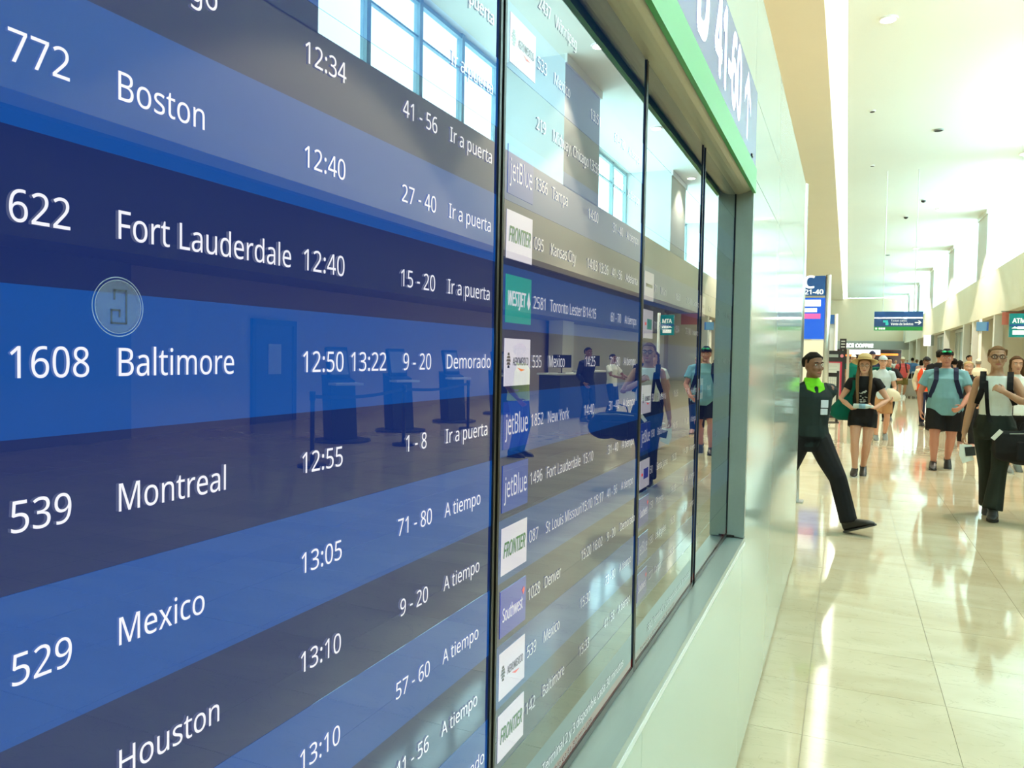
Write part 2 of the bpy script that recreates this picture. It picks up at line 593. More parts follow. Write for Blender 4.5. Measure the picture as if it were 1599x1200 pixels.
for a, b_ in zip(ys[:-1], ys[1:]):
    for z0, z1 in ((0.03, 2.222), (2.222, 2.51), (2.51, ZT)):
        part('panel', m_panel, dw, lambda b: box(b, -0.014, 0.0, a + 0.0015, b_ - 0.0015, z0 + 0.0015, z1 - 0.0015))
lo = [-2.2, -1.3, -0.1, 1.42, YO]
for a, b_ in zip(lo[:-1], lo[1:]):
    part('panel', m_panel, dw, lambda b: box(b, -0.014, 0.0, a + 0.001, b_ - 0.001, 0.03, ZD0 - 0.035))
    part('panel', m_panel, dw, lambda b: box(b, -0.014, 0.0, a + 0.001, b_ - 0.001, 2.512, ZT))
part('panel', m_panel, dw, lambda b: box(b, -0.30, 0.0, YE - 0.012, YE, 0.03, ZT))
part('plinth', m_blackm, dw, lambda b: box(b, -0.29, -0.02, -2.2, YE - 0.02, 0.0, 0.03))
part('coping', m_panel, dw, lambda b: box(b, -0.30, 0.0, -2.2, YE, ZT, ZT + 0.012))

# frame of the opening
part('sill', m_sill, dw, lambda b: (poly(b, [(0.004, ZD0 - 0.004), (0.004, ZD0 - 0.03), (-0.075, ZD0 - 0.03), (-0.075, ZD0 - 0.002)], -2.2, YO + 0.03, 'y')))
part('sill_lip', m_white, dw, lambda b: box(b, 0.0, 0.006, -2.2, YO + 0.03, ZD0 - 0.034, ZD0 - 0.022))
part('jamb', m_sill, dw, lambda b: box(b, -0.075, 0.004, YO - 0.006, YO + 0.028, ZD0, ZD1 - 0.004))
# rounded head trim under the green stripe
m_head = mat('champagne_anodised_head', (0.55, 0.50, 0.37), 0.35, metal=0.5)
def head(b):
    pts = []
    for i in range(9):
        a = math.pi / 2 * i / 8
        pts.append((-0.052 + 0.056 * math.sin(a), ZD1 - 0.022 + 0.03 * (1 - math.cos(a))))
    pts += [(0.004, ZD1 + 0.055), (-0.075, ZD1 + 0.055), (-0.075, ZD1 - 0.022)]
    poly(b, pts, -2.2, YO + 0.03, 'y')
part('head_trim', m_head, dw, head, smooth=False)
part('corner_bracket', m_black, dw, lambda b: box(b, -0.06, -0.03, YO - 0.012, YO - 0.002, ZD0 + 0.0, ZD0 + 0.006))

# wayfinding sign over the displays
m_green = mat('signal_green', (0.10, 0.50, 0.13), 0.35)
m_slate = mat('slate_blue_sign', (0.14, 0.16, 0.42), 0.25)
m_signw = mat('white_sign_lettering', (0.93, 0.94, 0.94), 0.5, emit=(1, 1, 1), es=0.35)  # mild emission added to keep the letters bright white
sg = thing('wayfinding_sign', 'slate blue sign reading D 41-60 with white up arrow above the flight displays', 'sign', (0.0, 0.0, 2.16))
part('sign_board', m_slate, sg, lambda b: box(b, 0.001, 0.007, -1.6, YO, 0.078, 0.35))
part('green_stripe', m_green, sg, lambda b: box(b, 0.001, 0.012, -1.6, YO, -0.008, 0.078))
def sgt(b):
    text_bm(b, 'D', 1.74, 0.225, 0.20, width=0.16, off_pos=0.0078, offset=0.045)
    text_bm(b, '41-60', 1.985, 0.225, 0.20, width=0.52, off_pos=0.0078, offset=0.045)
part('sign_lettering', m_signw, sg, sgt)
def arr(b):
    yc, z0, z1 = 2.67, 0.115, 0.335
    pts = [(yc - .016, z0), (yc + .016, z0), (yc + .016, z1 - .07), (yc + .085, z1 - .125), (yc + .085, z1 - .08), (yc, z1), (yc - .085, z1 - .08), (yc - .085, z1 - .125), (yc - .016, z1 - .07)]
    f = b.faces.new([b.verts.new((0.0078, a, z)) for a, z in pts])
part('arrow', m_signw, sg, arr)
part('latch', m_black, sg, lambda b: box(b, 0.007, 0.012, 2.80, 2.83, 0.092, 0.1))

# ------------------------------------------------------------------ flight displays
XP = -0.058
PITCH = 0.0798
Z0ROW = H_CAM - 0.008
c_text = lcd('lcd_white_text', (0.8, 0.8, 0.88), 1.0)
c_white = lcd('lcd_logo_white', (0.80, 0.78, 0.90), 1.0)
c_teal = lcd('lcd_logo_teal', (0.0, 0.36, 0.34), 1.0)
c_jb = lcd('lcd_logo_blue', (0.02, 0.07, 0.40), 1.0)
c_sw = lcd('lcd_logo_violet_blue', (0.06, 0.08, 0.48), 1.0)
c_slate = lcd('lcd_footer_slate', (0.02, 0.05, 0.08), 1.0)
c_redf = lcd('lcd_footer_red', (0.16, 0.015, 0.02), 1.0)
c_gtxt = lcd('lcd_green_lettering', (0.0, 0.12, 0.035), 1.0)
c_ktxt = lcd('lcd_dark_lettering', (0.02, 0.025, 0.05), 1.0)
c_rtxt = lcd('lcd_red_lettering', (0.7, 0.03, 0.04), 1.0)

S1 = {5: ('', '', '', '', '', 'Ir a puerta'), 4: ('', '', '', '', '', 'Ir a puerta'),
      3: ('', 'Chicago', '12:34', '', '41 - 56', 'Ir a puerta'),
      2: ('772', 'Boston', '12:40', '', '27 - 40', 'Ir a puerta'),
      1: ('622', 'Fort Lauderdale', '12:40', '', '15 - 20', 'Ir a puerta'),
      0: ('1608', 'Baltimore', '12:50', '13:22', '9 - 20', 'Demorado'),
      -1: ('539', 'Montreal', '12:55', '', '1 - 8', 'Ir a puerta'),
      -2: ('529', 'Mexico', '13:05', '', '71 - 80', 'A tiempo'),
      -3: ('', 'Houston', '13:10', '', '9 - 20', 'A tiempo'),
      -4: ('', '', '13:10', '', '57 - 60', 'A tiempo'),
      -5: ('', '', '', '', '41 - 56', 'A tiempo'), -6: ('', '', '', '', '', 'Demorado')}
S2 = {6: ('', '2437', 'Winnipeg', '', '', '', ''), 5: ('aero', '533', 'Mexico', '13:51', '', '61 - 70', 'A tiempo'),
      4: ('', '219', 'Midway, Chicago', '13:55', '', '31 - 40', 'A tiempo'),
      3: ('jet', '1366', 'Tampa', '14:00', '', '31 - 40', 'A tiempo'),
      2: ('fron', '095', 'Kansas City', '14:03', '13:26', '41 - 56', 'Adelanta'),
      1: ('west', '2581', 'Toronto Lester B', '14:15', '', '61 - 70', 'A tiempo'),
      0: ('aero', '535', 'Mexico', '14:25', '', '71 - 80', 'A tiempo'),
      -1: ('jet', '1852', 'New York', '14:40', '', '31 - 40', 'A tiempo'),
      -2: ('jet', '1496', 'Fort Lauderdale', '15:10', '', '31 - 40', 'A tiempo'),
      -3: ('fron', '087', 'St Louis Missouri', '15:10', '15:17', '41 - 56', 'A tiempo'),
      -4: ('sw', '1028', 'Denver', '15:20', '16:02', '9 - 20', 'Demorado'),
      -5: ('aero', '539', 'Mexico', '15:30', '', '73 - 80', 'A tiempo'),
      -6: ('fron', '142', 'Baltimore', '15:33', '', '41 - 56', 'A tiempo')}
S3 = {3: ('', '', '', '', '', '', ''), 2: ('plain', '71', 'Miami', '15:50', '', '71 - 80', 'A tiempo'),
      1: ('azul', '111', 'Frankfurt', '15:54', '', '73 - 80', 'A tiempo'),
      0: ('', '', '', '', '', '', ''),
      -1: ('aero', '90', 'Panama', '16:05', '', '71 - 80', 'A tiempo'),
      -2: ('jet', '190', 'Baltimore', '16:15', '', '9 - 20', 'A tiempo'),
      -3: ('azul', '50', 'Santa Juana', '16:20', '', '1 - 20', 'A tiempo'),
      -4: ('sw', '150', 'Phoenix', '16:20', '', '21 - 40', 'A tiempo'),
      -5: ('jet', '1583', 'Los Angeles', '16:30', '', '1 - 5', 'A tiempo'),
      -6: ('sw', '1227', 'Tampa', '16:30', '', '', '')}
S4 = {2: ('plain', '', 'Miami', '17:05', '', '1 - 8', 'A tiempo'), 0: ('', '', 'Houston', '17:10', '', '9 - 20', 'A tiempo'),
      -1: ('azul', '', 'Newark', '17:15', '', '', ''), -3: ('', '', 'Atlanta', '17:20', '', '', '')}

CAPT = 0.0165
LC = {}
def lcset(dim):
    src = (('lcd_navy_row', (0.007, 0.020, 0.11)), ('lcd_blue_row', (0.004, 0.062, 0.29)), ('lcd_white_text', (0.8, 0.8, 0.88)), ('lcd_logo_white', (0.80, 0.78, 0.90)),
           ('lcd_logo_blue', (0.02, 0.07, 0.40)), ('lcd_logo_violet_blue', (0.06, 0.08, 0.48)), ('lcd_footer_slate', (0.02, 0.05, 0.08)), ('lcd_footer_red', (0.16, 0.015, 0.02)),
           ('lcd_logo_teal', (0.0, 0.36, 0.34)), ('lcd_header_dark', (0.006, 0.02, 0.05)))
    return [lcd(n + ('' if dim == 1 else '_off_axis_fade_%d' % int(dim * 100)), c, dim) for n, c in src]  # farther displays: emission lowered to imitate fading at oblique viewing angles
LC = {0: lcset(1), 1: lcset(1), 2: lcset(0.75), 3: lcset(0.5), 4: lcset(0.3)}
CITYX = 0.9
def display(y0, rows, parity, label, first=False, ident=0):
    """y0 = left end of the lit face, 0.694 m wide"""
    Wd = 0.694
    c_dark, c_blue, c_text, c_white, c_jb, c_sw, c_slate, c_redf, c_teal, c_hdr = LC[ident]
    t = thing('flight_display', label, 'display', (XP, y0 + Wd / 2, ZD0), 0, 'flight information displays in a row')
    O = Vector((XP, y0 + Wd / 2, ZD0))
    def L(b):      # world -> local
        for v in b.verts: v.co -= O
    def wpart(name, M, par, fn):
        bm = nb(); fn(bm); L(bm)
        return to_obj(name, bm, M, par)
    y1 = y0 + Wd
    wpart('housing', m_blackm, t, lambda b: box(b, XP - 0.016, XP - 0.003, y0, y1, ZD0 + 0.002, ZD1 - 0.002))
    g = 0.0055
    def bez(b):
        box(b, XP - 0.003, XP + 0.003, y0 - g, y0, ZD0, ZD1)
        box(b, XP - 0.003, XP + 0.003, y1, y1 + g, ZD0, ZD1)
        box(b, XP - 0.003, XP + 0.003, y0, y1, ZD0, ZD0 + 0.014)
        box(b, XP - 0.003, XP + 0.003, y0, y1, ZD1 - 0.008, ZD1)
    wpart('bezel', m_black, t, bez)
    scr = wpart('screen', c_dark, t, lambda b: box(b, XP - 0.003, XP, y0, y1, ZD0 + 0.008, ZD1 - 0.008))
    wpart('header_band', c_hdr, scr, lambda b: box(b, XP, XP + 0.0003, y0, y1, Z0ROW + 6.5 * PITCH, ZD1 - 0.009))
    for k in range(-6, 7):
        zc = Z0ROW + k * PITCH
        if (k + parity) % 2 == 0:
            wpart('row_band', c_blue, scr, lambda b: box(b, XP, XP + 0.0003, y0, y1, zc - PITCH / 2, min(zc + PITCH / 2, ZD1 - 0.009)))
    wpart('footer_band', c_slate, scr, lambda b: box(b, XP, XP + 0.0003, y0, y1, ZD0 + 0.032, Z0ROW - 6.5 * PITCH - 0.001))
    wpart('footer_band', c_redf, scr, lambda b: box(b, XP, XP + 0.0003, y0, y1, ZD0 + 0.0145, ZD0 + 0.032))
    XT = XP + 0.0012
    off = y0 - 0.154
    for k, r in rows.items():
        if len(r) == 6: r = ('',) + r
        logo, fl, city, tm, est, gate, stat = r
        zc = Z0ROW + k * PITCH
        def L1(txt, **k):
            a0 = k.pop('a0')
            cp = k.pop('cap', CAPT)
            wpart('lettering', c_text, scr, lambda b: text_bm(b, txt, off + a0, zc, cp, off_pos=XT, **k))
        if fl: L1(fl, a0=0.260, width=(0.0112 * len(fl)))
        if city: L1(city, a0=0.324, xs=CITYX)
        if tm: L1(tm, a0=0.491, width=0.053)
        if est: L1(est, a0=0.555, width=0.055)
        if gate: L1(gate, a0=0.667, cap=CAPT * 0.98, width={7: 0.066, 6: 0.054, 5: 0.04}[len(gate)], align='center')
        if stat: L1(stat, a0=0.728, cap=CAPT * 0.92, width={'Demorado': 0.11, 'Ir a puerta': 0.104}.get(stat, 0.088))
        if logo:
            la, lb = off + 0.168, off + 0.252
            cm = {'jet': c_jb, 'sw': c_sw, 'west': c_teal}.get(logo, c_white)
            wpart('logo_tile', cm, scr, lambda b: box(b, XP, XP + 0.0008, la, lb, zc - 0.031, zc + 0.029))
            mid = (la + lb) / 2
            if logo == 'jet':
                wpart('logo_lettering', c_text, scr, lambda b: text_bm(b, 'jetBlue', mid, zc, 0.026, width=0.074, off_pos=XT, align='center'))
            elif logo == 'sw':
                wpart('logo_lettering', c_text, scr, lambda b: text_bm(b, 'Southwest', mid - 0.003, zc - 0.003, 0.017, width=0.066, off_pos=XT, align='center', offset=0.012))
                wpart('logo_mark', c_rtxt, scr, lambda b: b.faces.new([b.verts.new((XT, lb - 0.010 + p, zc + 0.010 + q)) for p, q in ((0, -0.004), (0.006, 0.002), (0.002, 0.007), (-0.004, 0.003))]))
            elif logo == 'west':
                wpart('logo_lettering', c_text, scr, lambda b: text_bm(b, 'WESTJET', mid - 0.006, zc, 0.018, width=0.058, off_pos=XT, align='center', offset=0.015, shear=0.2))
                wpart('logo_mark', c_text, scr, lambda b: b.faces.new([b.verts.new((XT, lb - 0.009 + p, zc + q)) for p, q in ((0, -0.012), (0.006, -0.004), (0.003, 0.004), (0, 0.012), (-0.003, 0.004), (-0.006, -0.004))]))
            elif logo == 'fron':
                wpart('logo_lettering', c_gtxt, scr, lambda b: text_bm(b, 'FRONTIER', mid, zc, 0.019, width=0.072, off_pos=XT, align='center', offset=0.02, shear=0.25))
            elif logo == 'aero':
                wpart('logo_lettering', c_ktxt, scr, lambda b: text_bm(b, 'AEROMEXICO', mid + 0.009, zc, 0.010, width=0.052, off_pos=XT, align='center', offset=0.01))
                def eag(b):
                    for dz, ww in ((0.008, 0.5), (0.004, 0.8), (0, 1), (-0.004, 0.8), (-0.008, 0.5)):
                        b.faces.new([b.verts.new((XT, la + 0.011 + p * 0.007 * ww, zc + dz + q)) for p, q in ((-1, 0), (1, -0.0005), (0.8, 0.003), (-0.7, 0.0032))])
                wpart('logo_mark', c_ktxt, scr, eag)
                wpart('logo_mark', c_rtxt, scr, lambda b: b.faces.new([b.verts.new((XT, la + 0.040 + p, zc + q)) for p, q in ((0, -0.008), (0.012, -0.013), (0.026, -0.011), (0.014, -0.010))]))
            elif logo == 'azul':
                wpart('logo_mark', c_teal if k > 0 else c_sw, scr, lambda b: b.faces.new([b.verts.new((XT, mid + p, zc + q)) for p, q in ((-0.012, -0.012), (0.030, -0.012), (0.030, 0.010), (-0.012, 0.010))]))
                wpart('logo_mark', c_rtxt, scr, lambda b: b.faces.new([b.verts.new((XT, mid - 0.03 + p, zc + q)) for p, q in ((0, -0.004), (0.012, -0.004), (0.012, 0.002), (0, 0.002))]))
            else:
                wpart('logo_mark', c_slate, scr, lambda b: b.faces.new([b.verts.new((XT, mid + p, zc + q)) for p, q in ((-0.028, -0.003), (0.028, -0.003), (0.028, 0.004), (-0.028, 0.004))]))
    if ident in (2, 3):
        wpart('footer_lettering', c_text, scr, lambda b: text_bm(b, 'FBO, Terminal 2 y 3 disponible cada 30 minutos', y0 + 0.12, ZD0 + 0.052, 0.0155, width=0.50, off_pos=XT))
        wpart('footer_lettering', c_ktxt, scr, lambda b: text_bm(b, 'Terminal 4 disponible cada 30 minutos', y0 + 0.06, ZD0 + 0.023, 0.009, width=0.36, off_pos=XT))
    return t
display(-0.557, {}, 0, 'dark blue flight display nearest the camera, first of the row')
display(0.154, S1, 0, 'flight display with Boston, Baltimore and Montreal in large white text', ident=1)
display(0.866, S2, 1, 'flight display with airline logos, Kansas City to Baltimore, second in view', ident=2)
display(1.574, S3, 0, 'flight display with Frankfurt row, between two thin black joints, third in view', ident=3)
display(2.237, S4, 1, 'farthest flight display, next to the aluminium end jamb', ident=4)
# light joint strips between displays
for yj in (0.857, 1.567, 2.2345):
    part('joint_strip', m_black, dw, lambda b: box(b, -0.075, XP - 0.004, yj - 0.004, yj + 0.004, ZD0, ZD1))

# round sticker with square hook mark
st = thing('round_sticker', 'translucent round sticker with square hook mark on the first flight display glass', 'sticker', (XP + 0.0016, 0.3235, 1.574))
m_st = mat('sticker_film', (0.42, 0.44, 0.44), 0.5, alpha=0.26)
m_st2 = mat('sticker_print', (0.10, 0.14, 0.20), 0.4, alpha=0.55)
def disc(b, r0, r1, x):
    n = 40
    if r0 == 0:
        b.faces.new([b.verts.new((x, r1 * math.cos(2*math.pi*i/n), r1 * math.sin(2*math.pi*i/n))) for i in range(n)])
    else:
        a = [b.verts.new((x, r0 * math.cos(2*math.pi*i/n), r0 * math.sin(2*math.pi*i/n))) for i in range(n)]
        c = [b.verts.new((x, r1 * math.cos(2*math.pi*i/n), r1 * math.sin(2*math.pi*i/n))) for i in range(n)]
        for i in range(n):
            b.faces.new((a[i], a[(i+1) % n], c[(i+1) % n], c[i]))
part('film', m_st, st, lambda b: disc(b, 0, 0.0155, 0))
part('rim', mat('sticker_rim', (0.6, 0.66, 0.7), 0.3, alpha=0.5), st, lambda b: (disc(b, 0.0168, 0.0174, 0), disc(b, 0.0152, 0.0157, 0.0002)))
def hook(b):
    segs = [((-0.003, 0.0095), (0.005, 0.0095)), ((0.005, 0.0095), (0.005, -0.0095)), ((0.005, -0.0095), (-0.005, -0.0095)), ((-0.005, -0.0095), (-0.005, -0.002)), ((-0.005, -0.002), (0.0005, -0.002)), ((0.0005, -0.002), (0.0005, -0.0055)), ((-0.003, 0.0095), (-0.003, 0.0045))]
    for (a, c), (d, e) in segs:
        box(b, 0.0003, 0.0005, min(a, d) - 0.0006, max(a, d) + 0.0006, min(c, e) - 0.0006, max(c, e) + 0.0006)
part('mark', m_st2, st, hook)

# ================================================================== CEILING FITTINGS
spots = [(1.12, 25.1, 'lit', 'oval lit downlight, largest on the white ceiling'),
         (0.95, 34.0, 'off', 'small dark downlight nearest the bright cove'),
         (1.2, 43.4, 'off', 'small downlight farther along the bright cove'),
         (3.6, 37.7, 'dark', 'dark recessed downlight in the middle of the ceiling'),
         (4.3, 53.5, 'dark', 'black dome camera on the ceiling beyond the dark downlight'),
         (3.7, 59.2, 'dark', 'dark recessed downlight beyond the dome camera'),
         (3.5, 80.0, 'dark', 'dark downlight near the far wall above the hanging sign'),
         (7.1, 24.0, 'lit', 'lit downlight near the windows, reflected high in the second display'),
         (7.4, 33.4, 'lit', 'lit downlight near the windows, reflected high in the third display'),
         (7.7, 43.2, 'lit', 'lit downlight close to the clerestory windows'),
         (3.5, 12.0, 'lit', 'lit downlight above the near concourse'),
         (5.5, 57.0, 'lit', 'added fill downlight over the middle of the long hall'),  # this lamp and the next two are added as warm fill
         (5.5, 76.0, 'lit', 'added fill downlight three quarters down the hall'),
         (5.5, 96.0, 'lit', 'added fill downlight closest to the far shop'),
         (6.3, 22.0, 'lit', 'lit downlight above the check-in kiosks')]
for x, y, kind, lab in spots:
    rs = 0.45 if kind == 'off' else (0.75 if kind == 'dark' else 1.0)
    if 'dome' in lab:
        t = thing('dome_camera', lab, 'camera', (x, y, ZC), 0)
        part('housing', m_white, t, lambda b: cyl(b, (0, 0, -0.06), (0, 0, 0), 0.16, 20))
        part('dome', m_black, t, lambda b: ball(b, (0, 0, -0.07), (0.14, 0.14, 0.12)), True)
    else:
        t = thing('ceiling_downlight', lab, 'light', (x, y, ZC), 0, 'recessed ceiling downlights')
        part('trim_ring', m_white if kind != 'dark' else m_grey, t, lambda b: cyl(b, (0, 0, -0.05), (0, 0, 0), 0.26 * rs, 24))
        part('lens', m_lamp if kind == 'lit' else m_blackm, t, lambda b: cyl(b, (0, 0, -0.06), (0, 0, -0.049), 0.2 * rs, 24))
    if kind == 'lit':
        l = bpy.data.lights.new('downlight_lamp', 'SPOT')
        l.energy = LAMP * (0.35 if x > 7 else 1.0); l.color = (1.0, 0.87, 0.68); l.spot_size = R(100); l.shadow_soft_size = 0.2
        lo_ = bpy.data.objects.new('downlight_lamp', l); COL.objects.link(lo_); lo_.parent = t; lo_.location = (0, 0, -0.3)

# ================================================================== SIGNS, TOTEMS AND SHOP FRONT
m_signblue = mat('sign_blue', (0.02, 0.10, 0.36), 0.35)
m_signblue2 = mat('sign_slate_blue', (0.03, 0.09, 0.27), 0.35)
m_cyan = mat('sign_cyan', (0.05, 0.62, 0.66), 0.4)
m_sgreen = mat('sign_green', (0.03, 0.36, 0.07), 0.35)

def pxy(px, py, Y):
    """point of the hall at depth Y seen at a pixel of the photo; used to place things at their own distance"""
    d = right * ((px - 800) / 1210) + down * ((py - 600) / 1210) + fwd
    d = d * (Y / d.y)
    return CX + d.x, H_CAM + d.z

# hanging direction sign
Yh = 45.0
xa, zt = pxy(1366, 487, Yh); xb, zb = pxy(1441, 517, Yh)
zt, zb = 4.17, 3.18
hs = thing('hanging_sign', 'blue and green overhead sign with right arrow, hung from the ceiling on two rods', 'sign', ((xa + xb) / 2, Yh, zb))
hw = (xb - xa) / 2; hh = zt - zb
part('upper_board', m_signblue, hs, lambda b: box(b, -hw, hw, -0.05, 0.05, hh * 0.70, hh))
part('light_gap', m_lamp, hs, lambda b: box(b, -hw * 0.98, hw * 0.98, -0.03, 0.03, hh * 0.645, hh * 0.675))
part('lower_board', m_signblue2, hs, lambda b: box(b, -hw, hw, -0.05, 0.05, hh * 0.2, hh * 0.62))
part('green_strip', m_sgreen, hs, lambda b: box(b, -hw, hw, -0.051, 0.05, 0, hh * 0.2))
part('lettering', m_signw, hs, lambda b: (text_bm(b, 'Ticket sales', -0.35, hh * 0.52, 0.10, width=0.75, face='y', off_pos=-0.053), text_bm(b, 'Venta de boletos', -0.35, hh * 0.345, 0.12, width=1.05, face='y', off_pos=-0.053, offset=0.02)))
def harr(b):
    xc, zc, s = hw - 0.2, hh * 0.42, 0.14
    pts = [(-1.2, -.18), (.3, -.18), (-.25, -.75), (.25, -.75), (1, 0), (.25, .75), (-.25, .75), (.3, .18), (-1.2, .18)]
    b.faces.new([b.verts.new((xc + p * s, -0.053, zc + q * s)) for p, q in pts])
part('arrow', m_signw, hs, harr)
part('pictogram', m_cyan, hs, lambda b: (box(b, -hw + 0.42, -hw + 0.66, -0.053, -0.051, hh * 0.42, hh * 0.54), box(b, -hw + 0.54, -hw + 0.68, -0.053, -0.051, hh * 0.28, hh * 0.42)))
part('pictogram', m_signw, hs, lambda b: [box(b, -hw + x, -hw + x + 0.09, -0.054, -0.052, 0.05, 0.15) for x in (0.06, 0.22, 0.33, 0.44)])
for dx in (-hw + 0.40, hw - 0.42):
    part('rod', m_white, hs, lambda b: cyl(b, (dx, 0, hh * 0.6), (dx, 0, ZC - zb), 0.025, 10))

# C totem
def totem(name, label, xl, xr, Y, ztop, letter, sub, full):
    t = thing(name, label, 'sign', ((xl + xr) / 2, Y, 0), 0)
    w = (xr - xl) / 2
    r = 0.065
    for s in (-1, 1):
        part('post', m_steel, t, lambda b: cyl(b, (s * (w + r), 0, 0), (s * (w + r), 0, ztop + 0.02), r, 20), True)
    part('base_plate', m_steel, t, lambda b: box(b, -w - 0.2, w + 0.2, -0.18, 0.18, 0, 0.015))
    return t, w
xC, zCt = pxy(1290, 431, 20.0); _, zC1 = pxy(1290, 464, 20); _, zC2 = pxy(1290, 530, 20)
t, w = totem('gate_totem', 'steel two-post gate totem with blue C 21-40 sign and blue screen', xC - 0.62, xC, 20.0, zCt, 'C', '', True)
part('sign_board', m_signblue, t, lambda b: box(b, -w, w, -0.04, 0.04, zC1 + 0.03, zCt))
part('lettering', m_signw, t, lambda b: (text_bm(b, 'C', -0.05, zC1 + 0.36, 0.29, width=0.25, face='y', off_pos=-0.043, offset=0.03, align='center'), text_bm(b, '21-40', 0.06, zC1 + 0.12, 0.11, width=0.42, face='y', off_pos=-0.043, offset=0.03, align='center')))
part('screen', mat('totem_screen_blue', (0.01, 0.05, 0.2), 0.2, emit=(0.01, 0.09, 0.6), es=0.9), t, lambda b: box(b, -w, w, -0.04, 0.04, zC2, zC1 - 0.02))
part('screen_text', mat('totem_screen_white', (0.9, 0.9, 0.9), 0.3, emit=(1, 1, 1), es=0.9), t, lambda b: (box(b, -w + 0.03, w - 0.09, -0.043, -0.041, zC1 - 0.22, zC1 - 0.07), box(b, -w + 0.03, w - 0.17, -0.043, -0.041, zC1 - 0.36, zC1 - 0.27)))
part('screen_alert', mat('totem_screen_pink', (0.8, 0.1, 0.3), 0.3, emit=(0.9, 0.05, 0.2), es=0.9), t, lambda b: box(b, -w + 0.03, w - 0.09, -0.043, -0.041, zC1 - 0.52, zC1 - 0.40))
part('lower_panel', m_cream, t, lambda b: box(b, -w, w, -0.03, 0.03, 1.0, zC2 - 0.03))
# tall slim mast just beyond the display wall
xp, zp = pxy(1259.5, 288, 9.0)
t = thing('steel_mast', 'tall round steel mast right behind the end of the pale panel wall', 'pole', (xp - 0.02, 9.0, 0))
part('tube', m_steel, t, lambda b: cyl(b, (0, 0, 0.01), (0, 0, zp), 0.045, 24), True)
part('black_rail', m_black, t, lambda b: box(b, -0.085, -0.045, -0.03, 0.03, 0.01, zp - 0.02))
part('base_plate', m_steel, t, lambda b: box(b, -0.12, 0.09, -0.09, 0.09, 0, 0.012))
# B totem
xB, zBt = pxy(1306, 492, 30.0)
t = thing('gate_totem', 'small blue B gate sign on a grey pillar behind the C totem', 'sign', (xB - 0.3, 30.0, 0))
_, zB1 = pxy(1306, 506, 30)
part('sign_board', m_signblue, t, lambda b: box(b, -0.3, 0.25, -0.04, 0.04, zB1, zBt))
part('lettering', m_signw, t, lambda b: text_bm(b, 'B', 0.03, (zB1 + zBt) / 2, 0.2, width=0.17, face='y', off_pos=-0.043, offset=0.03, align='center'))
part('post', m_white, t, lambda b: cyl(b, (0.32, 0, 0), (0.32, 0, zBt + 0.03), 0.05, 16), True)
part('pillar_panel', mat('pale_blue_grey_panel', (0.5, 0.55, 0.57), 0.4), t, lambda b: box(b, -0.5, 0.38, 0.05, 0.12, 0.0, zB1))
# notice board with red edge
xk, zk = pxy(1308, 548, 23.0)
t = thing('notice_board', 'tall black framed notice board with red edge left of the straw hat woman', 'board', (xk - 0.05, 23.0, 0))
part('frame', m_blackm, t, lambda b: (box(b, -0.45, 0.26, -0.03, 0.03, zk - 0.30, zk), box(b, 0.18, 0.26, -0.03, 0.03, 0, zk - 0.3), box(b, -0.45, -0.4, -0.03, 0.03, 0, zk - 0.3), box(b, -0.4, 0.18, -0.03, 0.03, 0, 0.12)))
part('poster', m_pale, t, lambda b: box(b, -0.4, 0.13, -0.01, 0.01, 0.12, zk - 0.33))
part('red_edge', mat('crimson_edge', (0.55, 0.02, 0.07), 0.4), t, lambda b: (box(b, 0.13, 0.18, -0.025, 0.01, 0.12, zk - 0.3), box(b, -0.4, 0.13, -0.025, 0.01, zk - 0.33, zk - 0.3)))
part('header_strip', m_grey, t, lambda b: box(b, -0.3, 0.08, -0.034, -0.03, zk - 0.18, zk - 0.10))
part('header_dot', mat('pink_dot', (0.8, 0.25, 0.3), 0.4), t, lambda b: cyl(b, (0.17, -0.036, zk - 0.14), (0.17, -0.03, zk - 0.14), 0.045, 16))
part('tan_post', mat('tan_post', (0.55, 0.45, 0.36), 0.5), t, lambda b: box(b, 0.29, 0.36, -0.04, 0.04, 0, zk + 0.05))
part('text_lines', m_grey, t, lambda b: [box(b, -0.34, 0.06, -0.012, -0.0105, z, z + 0.008) for z in (0.9, 1.0, 1.1, 1.2, 1.3, 1.4)])
# small black hanging plate
xs_, zs_ = pxy(1317, 538, 33.0)
t = thing('small_black_sign', 'small black sign plate with white lines beside the coffee shop sign', 'sign', (xs_, 33.0, zs_ - 0.2))
part('plate', m_blackm, t, lambda b: box(b, -0.12, 0.12, -0.02, 0.02, 0, 0.42))
part('lettering', m_pale, t, lambda b: [box(b, -0.07, 0.07, -0.023, -0.021, z, z + 0.04) for z in (0.08, 0.19, 0.3)])
part('post', m_grey, t, lambda b: cyl(b, (0.0, 0.03, -(zs_ - 0.2)), (0.0, 0.03, 0.2), 0.02, 10))
# black queue barrier at C totem foot
xq, _ = pxy(1299, 600, 21.0)
t = thing('queue_barrier', 'low black metal barrier behind the staff man in the dark sweater', 'barrier', (xq, 21.0, 0))
part('frame', m_black, t, lambda b: (box(b, -0.2, 0.17, -0.02, 0.02, 1.15, 1.25), box(b, 0.11, 0.17, -0.03, 0.03, 0, 1.3), box(b, -0.2, -0.15, -0.02, 0.02, 0, 1.2), box(b, -0.2, 0.17, -0.02, 0.02, 0.12, 0.17)))
part('mesh_panel', m_grey, t, lambda b: [box(b, -0.13 + i * 0.05, -0.12 + i * 0.05, -0.008, 0.008, 0.17, 1.15) for i in range(5)])
part('foot', m_black, t, lambda b: box(b, -0.22, 0.2, -0.15, 0.15, 0, 0.02))

